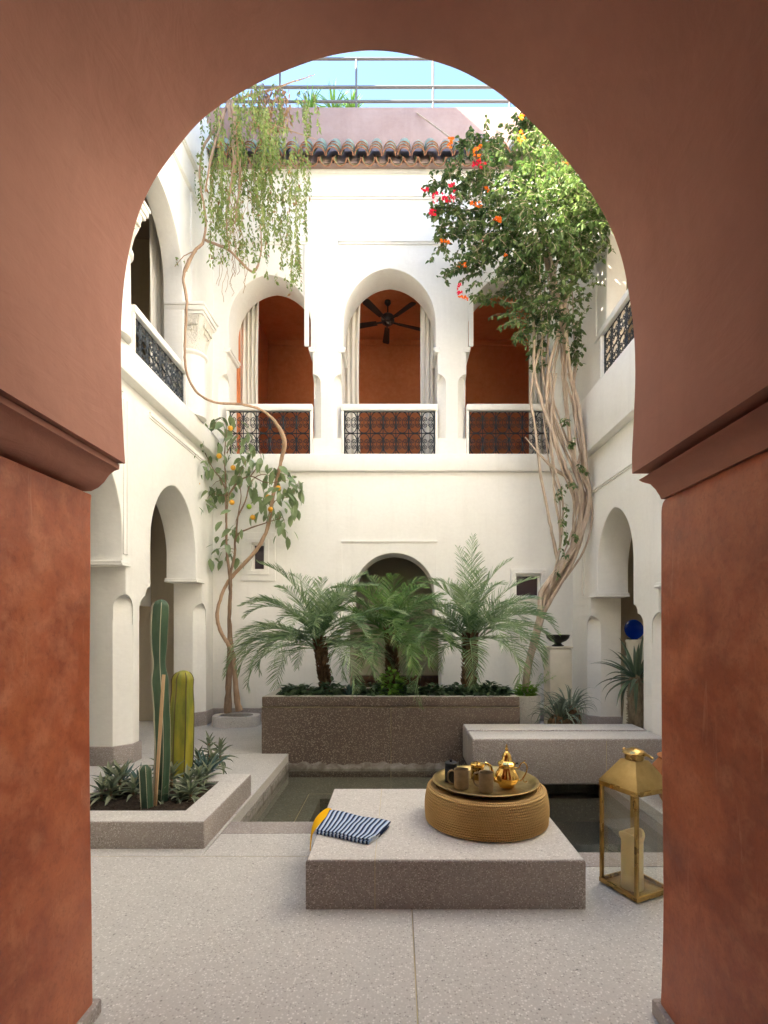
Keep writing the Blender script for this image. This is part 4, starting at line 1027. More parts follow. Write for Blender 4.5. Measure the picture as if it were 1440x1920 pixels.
# yellow cloth: slips out at the left end and hangs over the bench edge
mb = MB(); rows = [  # (left x, y, z) -> ridge points from the stack to the hanging tip
    [(-.418,3.292,.030),(-.416,3.22,.030),(-.436,3.13,.030),(-.458,3.04,.028),(-.480,2.97,.020)],
    [(-.445,3.296,.036),(-.460,3.22,.036),(-.480,3.14,.028),(-.492,3.06,.014),(-.492,2.97,-.010)],
    [(-.475,3.272,.024),(-.495,3.21,.020),(-.508,3.14,.006),(-.505,3.05,-.022),(-.496,2.955,-.050)],
    [(-.500,3.235,.000),(-.515,3.19,-.012),(-.520,3.12,-.034),(-.512,3.03,-.066),(-.498,2.93,-.115)]]
g = [smoothpath(r, 3) for r in rows]; g = list(zip(*[smoothpath([g[a][b] for a in range(4)], 3) for b in range(len(g[0]))]))
nr, nc = len(g), len(g[0])
for r_ in g:
    for p in r_: mb.v.append((p[0], p[1], BZ+p[2]))
for a in range(nr-1):
    for b in range(nc-1): q = a*nc+b; mb.face((q, q+nc, q+nc+1, q+1))
yo = mb.build('yellow_end', M['yellow'], cl, smooth=80)
sm_ = yo.modifiers.new('thick', 'SOLIDIFY'); sm_.thickness = .004; sm_.offset = 0
sb_ = yo.modifiers.new('sub', 'SUBSURF'); sb_.levels = sb_.render_levels = 1

# ================================================================ LANTERN
Lc = Vector((1.315, 2.854, 0)); ang_ = math.atan2(-.219, .097)
ln = thing('lantern', 'tall brass and glass lantern with a wax candle by the right pier', 'lantern', (Lc.x, Lc.y, 0), ang_)
hs = .119
def LB(nm, mat, bevel=.0, **k): return lambda mb: mb.build(nm, M[mat], ln, local=True, bevel=bevel, **k)
mb = MB()
for a, b in ((-1,0),(1,0)): mb.box(a*hs-(.011 if a<0 else -.0)*1-0, a*hs+(.011 if a>0 else 0), -hs-.011, hs+.011, .008, .034)
for b in (-1,1): mb.box(-hs, hs, b*hs-(.011 if b<0 else 0), b*hs+(.011 if b>0 else 0), .008, .034)
mb.build('base_frame', M['brass'], ln, local=True, bevel=.002)
MB().box(-hs, hs, -hs, hs, .008, .014).build('base_plate', M['brass2'], ln, local=True)
for a in (-1,1):
    for b in (-1,1):
        MB().box(a*hs-.009, a*hs+.009, b*hs-.009, b*hs+.009, .0341, .555).build('corner_post', M['brass'], ln, local=True, bevel=.002)
        MB().lathe([(.008,0),(.009,.007)], 10, (a*hs*.9, b*hs*.9, 0)).build('foot', M['brass'], ln, local=True)
mb = MB()
for b in (-1,1): mb.box(-hs-.012, hs+.012, b*hs-.012, b*hs+.012, .5555, .583)
for a in (-1,1): mb.box(a*hs-.012, a*hs+.012, -hs+.0125, hs-.0125, .5555, .583)
mb.build('top_frame', M['brass'], ln, local=True, bevel=.002)
for a in (-1,1): MB().box(a*hs-.0015, a*hs+.0015, -hs+.009, hs-.009, .0342, .555).build('glass_pane', M['glass'], ln, local=True)
for b in (-1,1): MB().box(-hs+.009, hs-.009, b*hs-.0015, b*hs+.0015, .0342, .555).build('glass_pane', M['glass'], ln, local=True)
h2, h3 = hs+.014, .050
vs = [(-h2,-h2,.584),(h2,-h2,.584),(h2,h2,.584),(-h2,h2,.584),(-h3,-h3,.715),(h3,-h3,.715),(h3,h3,.715),(-h3,h3,.715)]
MB().add(vs, [(0,1,5,4),(1,2,6,5),(2,3,7,6),(3,0,4,7),(4,5,6,7),(3,2,1,0)]).build('roof', M['brass2'], ln, local=True, bevel=.003)
MB().lathe([(.050,.716),(.052,.745),(.060,.748),(.064,.752),(.060,.757),(.048,.766),(.030,.773),(.022,.775),(.020,.779),(.001,.781)], 40).build('cap', M['brass'], ln, local=True)
for s_ in (-1,1):
    mb = MB(); mb.tube([(s_*.062,0,.755),(s_*.075,0,.757)], .010, 10); mb.build('handle_mount', M['brass'], ln, local=True)
MB().tube(smoothpath([(.072,0,.757),(.095,-.006,.757),(.118,-.010,.752),(.128,-.010,.747)],4), .0075, 8).build('carry_handle', M['brass'], ln, local=True)
cdl = thing('candle', 'thick melted cream wax candle inside the brass lantern', 'candle', (1.296, 2.84, .0145))
mb = MB(); n = 40; prc = [(.058,0),(.060,.004),(.057,.05),(.057,.26),(.062,.275),(.066,.290),(.062,.302),(.052,.300),(.044,.270),(.001,.255)]
for i, (r, z) in enumerate(prc):
    for j in range(n):
        th = 2*math.pi*j/n; k = 1+(.05*math.sin(th*3+1)+.03*math.sin(th*5) if z > .265 else 0)
        mb.v.append((1.296+r*k*math.cos(th), 2.84+r*k*math.sin(th), .0145+z+(.012*math.sin(th*2+.5) if z > .265 and r > .04 else 0)))
for i in range(len(prc)-1):
    for j in range(n): mb.face((i*n+j, i*n+(j+1)%n, (i+1)*n+(j+1)%n, (i+1)*n+j))
mb.face([j for j in range(n)][::-1]); mb.build('wax', M['wax'], cdl)
MB().tube([(1.296,2.84,.265),(1.297,2.84,.283)], .0018, 6).build('wick', M['fan'], cdl)

# ================================================================ PLANTS
rnd = random.Random(21)
def frond(origin, az, el, L, width, droop, twist=0, npair=44, seed=0, lw=.014, stemr=.0065, bare=.12):
    """pinnate palm frond: returns MB"""
    r = random.Random(seed); mb = MB(); seg = 22; pts = []; p = Vector(origin); e = el
    side0 = Vector((-math.sin(az), math.cos(az), 0)); azz = az
    for i in range(seg+1):
        t = i/seg; pts.append(p.copy())
        d = Vector((math.cos(azz)*math.cos(e), math.sin(azz)*math.cos(e), math.sin(e)))
        p = p+d*(L/seg); e -= droop*(.35+1.5*t)/seg; azz += twist/seg
    mb.tube(pts, [stemr*(1-.85*i/seg) for i in range(seg+1)], 4, cap=False)
    for k in range(npair):
        t = bare+(1-bare)*(k+.5)/npair; f = t*seg; i = min(int(f), seg-1); q = pts[i].lerp(pts[i+1], f-i)
        tan = (pts[min(i+1,seg)]-pts[max(i-1,0)]).normalized(); side = tan.cross(Vector((0,0,1)))
        if side.length < .1: side = side0.copy()
        side.normalize(); up = side.cross(tan).normalized()
        ll = width*min(1, .35+2.4*(t-bare))*(1 if t < .5 else (1-.72*((t-.5)/.5)**1.4))
        for s_ in (-1, 1):
            ja = r.uniform(-.16, .16); fw = .62+.5*t+ja
            d = (side*s_*math.cos(fw)+tan*math.sin(fw)+up*(.25+r.uniform(-.12,.12))).normalized()
            l2 = ll*r.uniform(.85, 1.1); wv = tan*lw*.5 if r.random() < .5 else (tan*.8+up*.5*s_).normalized()*lw*.5
            m1 = q+d*l2*.45; dr = Vector((0,0,-1))*l2*r.uniform(.05,.22); m2 = q+d*l2*.8+dr*.55; tip = q+d*l2+dr
            b = len(mb.v); mb.v += [tuple(q-wv*.6), tuple(q+wv*.6), tuple(m1-wv), tuple(m1+wv), tuple(m2-wv*.7), tuple(m2+wv*.7), tuple(tip)]
            mb.f += [(b,b+1,b+3,b+2),(b+2,b+3,b+5,b+4),(b+4,b+5,b+6)]; mb.m += [0,0,0]
    return mb
def palm(label, base, crown, mat, specs, seed, tr=.075):
    t = thing('palm_tree', label, 'palm tree', tuple(base), group='small feather palms in the raised planter')
    b, c = Vector(base), Vector(crown); mb = MB(); n = 26
    pts = [b.lerp(c, i/n) for i in range(n+1)]
    mb.tube(pts, [tr*(.9+.12*math.sin(i*1.3))*(1-.15*i/n) for i in range(n+1)], 12)
    r = random.Random(seed)
    for i in range(n*9):      # old leaf bases
        q = b.lerp(c, r.uniform(.03, 1.0)); a = r.uniform(0, 6.28); d = Vector((math.cos(a), math.sin(a), 0)); s_ = Vector((-d.y, d.x, 0))
        o = q+d*tr*.75; k = len(mb.v); w_ = .016; h = r.uniform(.03, .06)
        mb.v += [tuple(o-s_*w_), tuple(o+s_*w_), tuple(o+d*.045+Vector((0,0,h))+s_*w_*.5), tuple(o+d*.045+Vector((0,0,h))-s_*w_*.5), tuple(o+d*.02-Vector((0,0,.02)))]
        mb.f += [(k,k+1,k+2,k+3),(k+1,k,k+4),(k+4,k+2,k+1),(k+3,k+4,k)]; mb.m += [0]*4
    mb.build('trunk', M['palmtrunk'], t)
    for i, (az, el, L, dr) in enumerate(specs):
        mb = frond(c+Vector((math.cos(R(az))*.03, math.sin(R(az))*.03, r.uniform(-.14,.05))), R(az), R(el), L, .27, dr, r.uniform(-.3,.3), 42, seed*100+i)
        mb.build('frond', mat, t, smooth=0)
    return t
def crown_specs(r, n, L0, L1, bias=None):
    out = []
    for i in range(n):
        az = i*137.5+r.uniform(-12,12); f = (i+.5)/n; el = 84-84*f**.9+r.uniform(-7,7)
        L = r.uniform(L0, L1)*(1-.12*(1-f)); out.append((az, el, L, 1.05+.9*f+r.uniform(-.15,.25)))
    return out
r1 = random.Random(4)
sp1 = crown_specs(r1, 36, 1.05, 1.32)+[(172,38,1.15,1.9),(185,30,1.15,2.0),(200,25,1.1,1.9),(160,52,1.15,1.7),(215,12,1.0,1.6),(240,15,.9,1.8),(60,62,1.1,1.2),(75,75,1.05,.9),(100,72,1.05,1.0)]
palm('leftmost palm with long grey green fronds drooping over the planter corner', P(612,1300,6.28)*1+Vector((0,0,-.02)), P(598,1198,6.22), M['palm'], sp1, 5, .06)
r1 = random.Random(8); sp2 = crown_specs(r1, 34, .95, 1.15)+[(20,60,.9,1.0),(160,60,.9,1.0),(-75,5,.85,1.3),(-60,-5,.8,1.2),(-50,0,.9,1.5)]
palm('middle palm with brighter green fronds in front of the dark arch', P(737,1298,6.42), P(733,1180,6.42), M['palm2'], sp2, 6, .068)
r1 = random.Random(12); sp3 = crown_specs(r1, 34, 1.0, 1.28)+[(80,86,1.22,.35),(95,80,1.2,.5),(8,48,1.15,1.6),(-6,36,1.15,1.75),(20,55,1.1,1.4),(150,60,1.05,1.3),(170,50,1.0,1.5),(-20,10,1.05,1.7)]
palm('rightmost palm with an upright top frond and a dark shaggy trunk', P(879,1300,6.25), P(882,1188,6.25), M['palm'], sp3, 7, .082)

# ---- leaves
def leaf_fold(L, wd, bend=.25, fold=.25, n=4):
    """folded leaf along +x, base at the origin"""
    mb = MB(); 
    for i in range(n+1):
        t = i/n; ww = wd*.5*math.sin(math.pi*min(1, t*.93+.07))**.8 if 0 < i < n else .0006
        z = -bend*L*t*t; mb.v += [(L*t, -ww, z+fold*ww), (L*t, 0, z), (L*t, ww, z+fold*ww)]
        if i: b = 3*i; mb.f += [(b-3,b-2,b+1,b),(b-2,b-1,b+2,b+1)]; mb.m += [0,0]
    return mb
def put_leaf(mb, p, d, L, wd, roll=0, fold=.3, bend=.2):
    """append one leaf of 4 triangles/quads to a mesh"""
    d = d.normalized(); s_ = d.cross(Vector((0,0,1)))
    if s_.length < .05: s_ = Vector((1,0,0))
    s_.normalize(); u = s_.cross(d)
    s2 = s_*math.cos(roll)+u*math.sin(roll); u2 = u*math.cos(roll)-s_*math.sin(roll)
    a = p+d*L*.38-u2*bend*L*.1; e = p+d*L*.72-u2*bend*L*.45; tip = p+d*L-u2*bend*L
    b = len(mb.v)
    mb.v += [tuple(p), tuple(a+s2*wd*.5+u2*fold*wd*.5), tuple(a), tuple(a-s2*wd*.5+u2*fold*wd*.5), tuple(e+s2*wd*.33+u2*fold*wd*.3), tuple(e), tuple(e-s2*wd*.33+u2*fold*wd*.3), tuple(tip)]
    mb.f += [(b,b+2,b+1),(b,b+3,b+2),(b+1,b+2,b+5,b+4),(b+2,b+3,b+6,b+5),(b+4,b+5,b+7),(b+5,b+6,b+7)]; mb.m += [0]*6

# ---- orange tree
otr = thing('orange_tree', 'slender orange tree with small ripe fruit beside the left corner window', 'orange tree', tuple(P(427,1336,7.55)))
def limb(parent, name, mat, pts, radii, sub=5, n=8, jit=.0, seed=0):
    r = random.Random(seed); q = smoothpath([(*p, rr) for p, rr in zip(pts, radii)], sub)
    return MB().tube([Vector(a[:3])+Vector((r.uniform(-jit,jit), r.uniform(-jit,jit), 0)) for a in q], [a[3]*r.uniform(.88, 1.12) for a in q], n).build(name, mat, parent, smooth=60)
D0 = 7.55
def PP(l, D=D0): return [P(x, y, D+(d[0] if d else 0)) for x, y, *d in l]
limb(otr, 'trunk', M['bark'], PP([(427,1336),(428,1300),(430,1240),(432,1218),(430,1160),(432,1110),(431,1080),(426,1040),(424,980),(428,930)]), [.058,.048,.044,.05,.030,.027,.028,.020,.016,.012], jit=.004)
br = [([(431,1080),(440,1040),(443,1005),(470,990),(500,980),(530,970)],[.02,.018,.014,.011,.008,.004]),
      ([(443,1005),(446,970),(460,940),(470,905),(490,890),(520,895)],[.016,.012,.010,.008,.006,.004]),
      ([(428,930),(445,905),(470,893),(500,905,-.2),(540,900,-.2)],[.014,.012,.009,.006,.003]),
      ([(428,930),(415,900),(400,880),(385,850),(375,825)],[.013,.011,.008,.006,.003]),
      ([(424,980),(423,900),(421,850),(425,800),(410,782)],[.014,.010,.008,.005,.003]),
      ([(425,850),(440,820),(455,800)],[.008,.005,.003]),([(428,930),(400,925,.2),(370,905,.2),(358,885,.2)],[.009,.006,.004,.002]),
      ([(470,893),(490,860),(480,830)],[.008,.005,.003]),([(446,970),(452,930),(449,890),(470,850)],[.01,.007,.005,.003]),([(500,980),(515,940),(545,930),(560,905)],[.009,.006,.005,.002])]
for i, (p, r) in enumerate(br): limb(otr, 'branch', M['bark'], PP(p), r, 4, 6, .003, i)
bp_ = []
for p, r in br: bp_ += [Vector(q) for q in smoothpath([tuple(v) for v in PP(p)], 4)[4:]]
clusters = [(400,800),(425,790),(445,820),(380,830),(365,850),(390,870),(420,850),(450,860),(470,840),(490,870),(515,880),(540,890),(560,905),(530,920),(500,930),(475,910),(450,900),(420,920),(395,915),(370,900),(385,940),(550,950),(520,960),(490,950),(535,985),(415,1030),(430,1035),(440,985),(460,880),(505,900),(420,880),(540,915)]
leaf_me = [leaf_fold(L, w_, b, .3).mesh('leaf', [M['citrus']], 80) for L, w_, b in ((.19,.085,.15),(.155,.07,.3),(.13,.055,.1),(.175,.09,.35))]
rl = random.Random(9); cnt = 0
for (x, y) in clusters:
    c = P(x, y, D0+rl.uniform(-.25,.25))
    for k in range(9):
        if cnt >= 298: break
        p = c+Vector((rl.gauss(0,.075), rl.gauss(0,.12), rl.gauss(0,.075)))
        o = bpy.data.objects.new('leaf', rl.choice(leaf_me)); COL.objects.link(o); o.parent = otr; cnt += 1
        o.location = p-W(otr); s_ = rl.uniform(.8, 1.22); o.scale = (s_,)*3
        o.rotation_euler = (rl.uniform(-.8,.8), rl.uniform(.3, 1.35), rl.uniform(0, 6.28))
for (x, y) in ((411,855),(437,877),(435,942),(467,950),(474,970),(507,955),(503,932),(370,907),(432,803),(522,915)):
    c = P(x, y, D0-.18); g_ = (x, y) == (467,950)
    MB().lathe([(.002,-.037),(.02,-.033),(.034,-.015),(.038,.0),(.034,.017),(.02,.032),(.002,.036)], 14, tuple(c)).build('orange', M['lime'] if g_ else M['peel'], otr, smooth=80)
tw = MB()
for (x, y) in clusters:
    c = P(x, y, D0); n_ = min(bp_, key=lambda q: (q-c).length); tw.tube([n_, n_.lerp(c,.5)+Vector((0,0,.03)), c], [.005,.004,.002], 4)
tw.build('twigs', M['bark'], otr)

# ---- twisted vine climbing from the same kerb to the roof, with hanging foliage
vn = thing('twisted_vine', 'tan twisted vine looping past the left arches up to hanging foliage', 'vine', tuple(P(449,1332,7.62)))
vp = [(449,1332,.07),(444,1310,.05),(440,1260,.05),(436,1225,.02),(426,1205,-.08),(412,1180,-.05),(407,1150,0),(418,1110,.05),(432,1085,.1),(455,1060,.05),(480,1032,0),(498,1000,0),(505,975,0),(512,930,-.05),(520,895,-.1),(528,860,-.15),(533,825,-.25),(515,790,-.35),(488,768,-.5),(452,758,-.65),(405,755,-.8),(372,738,-.9),(352,705,-1.0),(346,660,-1.0),(349,600,-1.0),(350,560,-1.0),(344,522,-.98),(352,495,-.95),(366,470,-.9),(382,450,-.85),(385,400,-.75),(375,340,-.65),(380,280,-.5),(410,230,-.3),(430,190,-.1)]
limb(vn, 'stem', M['vinebark'], PP([(x,y,d) for x,y,d in vp], 7.55), [q_*.74 for q_ in [.075,.06,.048,.045,.042,.036,.036,.034,.036,.036,.036,.036,.036,.034,.034,.036,.046,.030,.024,.021,.020,.020,.020,.022,.022,.024,.024,.032,.026,.022,.020,.020,.020,.024,.03]], 5, 8, .004, 3)
for i, (p, r) in enumerate(([[(385,450,-.8),(430,470,-.8),(460,500,-.8),(478,508,-.8),(490,470,-.8),(488,420,-.8)],[.016,.015,.015,.014,.010,.007]], [[(430,200,-.2),(440,300,-.7),(425,400,-.8),(430,470,-.8)],[.03,.025,.015,.008]], [[(435,190,-.2),(450,320,-.75),(440,420,-.8)],[.03,.02,.01]], [[(430,190,-.1),(500,170,-.4),(560,150,-.5),(590,140,-.5)],[.02,.014,.008,.004]],
                            [[(440,200,-.2),(500,230,-.6),(560,250,-.7),(595,262,-.7)],[.016,.010,.006,.003]],[[(366,470,-.9),(345,480,-.95),(328,500,-.95)],[.008,.005,.003]],[[(420,210,-.3),(395,300,-.8),(385,360,-.85)],[.02,.014,.008]])):
    limb(vn, 'branch', M['vinebark'], PP(p, 7.55), r, 5, 6, .004, i+30)
rv = random.Random(33); fo = MB(); st = MB(); dry = MB()
def outline_ok(x, y):
    # ragged silhouette of the hanging mass in the photograph
    lo = [(370,440),(400,500),(430,480),(470,470),(500,500),(530,530),(560,470),(590,300)]
    return True
def hang(px, py, D, length, leaf=.054, dens=1.0):
    p = P(px, py, D); n = max(4, int(length/.030*dens)); pts = [p.copy()]; dx, dy = rv.uniform(-.25,.25), rv.uniform(-.25,.25)
    for k in range(n):
        t = k/n; out = math.exp(-t*4)*.9
        p = p+Vector((dx*out+rv.uniform(-.2,.2), dy*out+rv.uniform(-.2,.2), -1+out*.5)).normalized()*.030
        pts.append(p.copy())
        for s_ in (-1, 1):
            if rv.random() < .88:
                a = rv.uniform(0, 6.28); d = Vector((math.cos(a), math.sin(a), rv.uniform(-1.6,-.1)))
                L = leaf*rv.uniform(.6, 1.25); put_leaf(fo if rv.random() < .95 else dry, p, d, L, L*.46, rv.uniform(-1,1))
    st.tube(pts[::2], .0014, 3, cap=False)
for k in range(300):
    u = (rv.choice((.06,.16,.30,.37,.50,.60,.72,.86,.95))+rv.gauss(0,.05))%1.0; x = 372+205*u**.9; 
    top = 235-55*math.sin(min(1,u*1.1)*3.1)+rv.uniform(-30, 240)+(40 if u > .75 else 0)
    D = rv.uniform(6.45, 7.25); bottom = {0:470,1:520,2:500,3:440,4:480,5:500,6:540,7:500,8:520,9:440}[min(9,int(u*10))]+rv.gauss(-40, 45)
    if bottom-top < 40: continue
    L = min(bottom-top, rv.uniform(35, 125))*D/F; hang(x, top, D, L)
for k in range(26): hang(rv.uniform(480,590), rv.uniform(150,215), rv.uniform(6.8,7.2), rv.uniform(.15,.6))
for k in range(14): hang(rv.uniform(400,560), rv.uniform(430,470), rv.uniform(6.6,7.0), rv.uniform(.15,.42))
for (x, y) in ((330,480),(345,485),(480,500),(500,505),(520,510),(535,515)): hang(x, y, 6.7, rv.uniform(.08,.2))
o = fo.build('foliage', M['wisp'], vn, smooth=0); o['kind'] = 'stuff'
st.build('hanging_stems', M['vinebark'], vn)['kind'] = 'stuff'
for k in range(45):
    x, y = rv.gauss(437, 14), rv.uniform(200, 520); p = P(x, y, rv.uniform(6.5,7.0)); q = [p]
    for j in range(7): p = p+Vector((rv.uniform(-.03,.03), rv.uniform(-.03,.03), -.06)); q.append(p)
    dry.tube(q, .0035, 3, cap=False)
for k in range(260):
    x, y = rv.uniform(470, 545), rv.uniform(165, 240); p = P(x, y, rv.uniform(7.0,7.3)); put_leaf(dry, p, Vector((rv.uniform(-1,1), rv.uniform(-1,1), -1.2)), .10, .03, rv.uniform(-1,1))
dry.build('dry_growth', M['dry'], vn, smooth=0)['kind'] = 'stuff'

# ---- big flowering climber on the right
bg = thing('flowering_climber', 'large bougainvillea climber with pale bundled stems and red and orange flowers', 'climber', (1.74, 7.05, .46))
rb = random.Random(17)
spine = [(985,1298,-.50,14),(990,1250,-.5,13),(1003,1200,-.48,13),(1016,1150,-.48,14),(1028,1112,-.45,16),(1052,1075,-.45,18),(1075,1035,-.42,20),(1090,985,-.4,22),(1093,930,-.42,22),(1078,880,-.45,26),(1062,820,-.5,32),(1052,760,-.5,36),(1046,700,-.55,34),(1050,640,-.6,32),(1052,580,-.65,36),(1055,500,-.7,50),(1060,420,-.7,60)]
for k in range(20):
    ph, ph2, amp = rb.uniform(0,6.28), rb.uniform(0,6.28), rb.uniform(.25, 1.0); pts, rad = [], []
    k0 = 0 if k < 5 else rb.choice((4,4,5,6,8))
    k1 = len(spine) if k < 12 else rb.choice((13,14,15))
    base = rb.uniform(.012,.024) if k > 4 else rb.uniform(.030,.042)
    for i in range(k0, k1):
        x, y, d, wd = spine[i]; a = amp*(.35 if i < 4 else 1.0); off = wd*a*math.sin(ph+i*.45)
        if k % 5 == 1 and i > 4: off -= min(26, (i-4)*6)
        pts.append(P(x+off, y, 7.55+d+.12*a*math.cos(ph2+i*.5))); rad.append(base*(1-.45*i/len(spine)))
    limb(bg, 'stem', M['palebark'], pts, rad, 4, 7, .005, k)
for i, (p, r) in enumerate(([[(1052,1080,-.4),(1035,1000,-.4),(1025,950,-.4),(1012,880,-.45),(1003,800,-.5),(995,740,-.55),(1010,660,-.6),(1030,600,-.6)],[.026,.022,.02,.02,.018,.018,.016,.012]],
                            [[(1045,1060,-.4),(1050,1000,-.4),(1040,930,-.45),(1035,860,-.5),(1020,800,-.5),(1030,720,-.55)],[.018,.015,.015,.013,.012,.01]],
                            [[(1085,960,-.42),(1075,905,-.42),(1040,880,-.45),(1010,850,-.5),(985,820,-.5)],[.03,.03,.022,.014,.006]],
                            [[(1080,880,-.45),(1090,830,-.5),(1075,740,-.55),(1085,670,-.6)],[.022,.018,.014,.008]])):
    limb(bg, 'stem', M['palebark'], PP(p, 7.55), r, 5, 7, .004, i+50)
blobs = [(1000,290,6.9,80,60,.5,7),(1060,340,6.7,70,75,.6,8),(965,340,7.0,70,50,.5,5),(900,400,7.1,60,50,.4,5),(1040,430,6.8,90,75,.6,12),(960,450,6.9,75,55,.5,8),(880,455,7.1,50,40,.35,3),(1090,420,6.6,50,65,.5,7),(1010,525,6.85,65,50,.4,8),(930,500,7.0,60,35,.35,4),(1085,500,6.6,35,40,.35,3),(1010,600,6.8,38,45,.25,4),(1070,585,6.7,18,50,.2,1.5),(1040,380,6.4,75,85,.4,8),(870,350,7.2,45,40,.3,1.5),(1030,250,6.9,40,30,.5,3),(980,600,7.0,26,38,.2,2),(1110,380,6.3,36,55,.3,4),(895,290,7.1,40,22,.3,1.5),(985,250,7.0,22,22,.2,1)]
fo = MB(); tw = MB()
def twig(p, d, L, leaf, m_=None, dens=.032):
    n = max(3, int(L/dens)); q = [p.copy()]
    for k in range(n):
        d = (d+Vector((rb.uniform(-.18,.18), rb.uniform(-.18,.18), -.10+rb.uniform(-.1,.08)))).normalized(); p = p+d*dens; q.append(p.copy())
        for s_ in range(2 if rb.random() < .6 else 1):
            a = rb.uniform(0, 6.28); ld = (d*.35+Vector((math.cos(a), math.sin(a), rb.uniform(-1.0,.25)))).normalized()
            LL = leaf*rb.uniform(.6,1.2); put_leaf(m_ or fo, p, ld, LL, LL*.58, rb.uniform(-.7,.7), .35)
    tw.tube(q[::2]+[q[-1]], .0028, 3, cap=False); return p
tips = []
for (x, y, D, rx, ry, rd_, wt) in blobs:
    for k in range(int(wt*13)):
        while True:
            a, b, c = rb.uniform(-1,1), rb.uniform(-1,1), rb.uniform(-1,1)
            if a*a+b*b+c*c < 1: break
        p = P(x+a*rx, y+b*ry, D+c*rd_); d = Vector((a*.8+rb.uniform(-.7,.5), -.4+rb.uniform(-.7,.5), .4-b*.5+rb.uniform(-.5,.4)))
        tips.append((twig(p, d, rb.uniform(.15,.42), .070), a, b))
for (pts_) in ([(960,300),(920,272),(880,262),(858,280)],[(900,360),(860,320),(830,340),(805,350)],[(900,400),(850,385),(822,395),(808,400)],[(880,440),(850,430),(825,455)],[(900,500),(860,500),(832,520)],[(960,540),(920,555),(893,560)],[(920,330),(880,340),(850,360)],[(880,400),(845,420),(822,430)],[(1000,250),(985,235),(978,222)],[(1075,600),(1082,640),(1080,680)],[(1010,640),(1005,665),(1010,690)]):
    q = smoothpath([(*P(x, y, 7.0),) for x, y in pts_], 5); tw.tube(q, .005, 4, cap=False)
    for s_ in q:
        for _ in range(3): twig(Vector(s_), Vector((rb.uniform(-1,1), rb.uniform(-1,.4), rb.uniform(-.8,.6))), .09, .075)
for (x, y) in [(1070,900),(1062,950),(1050,905),(1058,1000),(1072,640),(1080,660),(1083,560),(1075,1000),(1092,870),(1048,925),(1054,965),(1056,1030),(1047,1065),(1060,780),(1068,820)]:
    for _ in range(3): twig(P(x+rb.uniform(-5,5), y+rb.uniform(-8,8), 6.95), Vector((rb.uniform(-.4,.4), -.3, -1)), .12, .07)
fo.build('foliage', M['boug'], bg, smooth=0)['kind'] = 'stuff'
tw.build('twigs', M['palebark'], bg, smooth=0)['kind'] = 'stuff'
def flowers(l, mat):
    for (x, y, rx, ry, n) in l:
        mb = MB()
        for k in range(int(n*1.4)):
            c = P(x+rb.uniform(-rx,rx), y+rb.uniform(-ry,ry), 6.45+rb.uniform(-.1,.1))
            if x < 930: c = P(x+rb.uniform(-rx,rx), y+rb.uniform(-ry,ry), 6.75+rb.uniform(-.1,.1))
            for j in range(6):
                d = Vector((rb.uniform(-1,1), rb.uniform(-1,.2), rb.uniform(-1,1))); put_leaf(mb, c, d, .027, .022, rb.uniform(-1.5,1.5), .5)
        mb.build('flower_cluster', mat, bg, smooth=0)['kind'] = 'stuff'
flowers([(832,370,20,11,16),(795,358,7,5,5),(806,398,6,5,5),(848,352,7,8,6),(893,305,7,8,7),(905,312,5,7,5),(862,541,5,10,8),(815,400,3,6,3),(903,452,2,2,1)], M['red_flower'])
flowers([(895,287,6,14,9),(978,258,5,14,8),(847,262,5,5,4),(893,385,10,6,8),(931,411,9,4,7),(867,497,9,4,6),(867,558,9,3,5),(1056,303,8,4,4),(912,358,4,7,4),(835,455,9,4,5),(947,478,3,3,2),(978,222,4,6,4),(843,272,4,7,3),(1085,320,3,3,2)], M['orange_flower'])

# ---- agaves, aloes and ground plants
def strap(mb, base, az, el, L, wd, droop, curl=0, n=7, thick=.25, taper=1.0):
    p = Vector(base); e = el; az_ = az; b = len(mb.v)
    for i in range(n+1):
        t = i/n; d = Vector((math.cos(az_)*math.cos(e), math.sin(az_)*math.cos(e), math.sin(e))); s_ = Vector((-math.sin(az_), math.cos(az_), 0)); u = s_.cross(d)*-1
        ww = wd*.5*(1-t**2.2)**taper*(.75+.5*min(1,t*3)*(1-.3*t)) if i < n else .0008
        mb.v += [tuple(p-s_*ww+u*ww*thick*2), tuple(p-u*ww*thick), tuple(p+s_*ww+u*ww*thick*2)]
        if i: k = b+3*i; mb.f += [(k-3,k-2,k+1,k),(k-2,k-1,k+2,k+1)]; mb.m += [0,0]
        p = p+d*L/n; e -= droop/n*(.3+1.4*t); az_ += curl/n
def rosette(name, label, base, n, L, wd, mat, el0=80, el1=10, droop=.8, group=None, seed=0, thick=.25, cat='plant', height=0, leafpart=False):
    r = random.Random(seed); base = Vector(base)
    t = thing(name, label, cat, tuple(base), group=group); mb = MB()
    for i in range(n):
        f = (i+.5)/n; az = R(i*137.5+r.uniform(-15,15)); el = R(el0+(el1-el0)*f+r.uniform(-6,6))
        if leafpart: mb = MB()
        strap(mb, base+Vector((0,0,height*(1-f))), az, el, 1.18*L*r.uniform(.75,1.1)*(.6+.4*f), wd*r.uniform(.85,1.1), droop*r.uniform(.5,1.3)*(f+.2), r.uniform(-.4,.4), thick=thick)
        if leafpart: mb.build('leaf', mat, t, smooth=60)
    if not leafpart: mb.build('leaves', mat, t, smooth=60)
    if height: MB().tube([base-Vector((0,0,.02)), base+Vector((0,0,height))], [.012,.008], 6).build('stem', M['bark'], t)
    return t
def soilpt(px, py, z=LZ-.035):
    D = (EYE-z)*F/(py-1175); return Vector(((px-745)*D/F, D, z-.012))
G1 = 'succulents around the cacti in the corner planter'
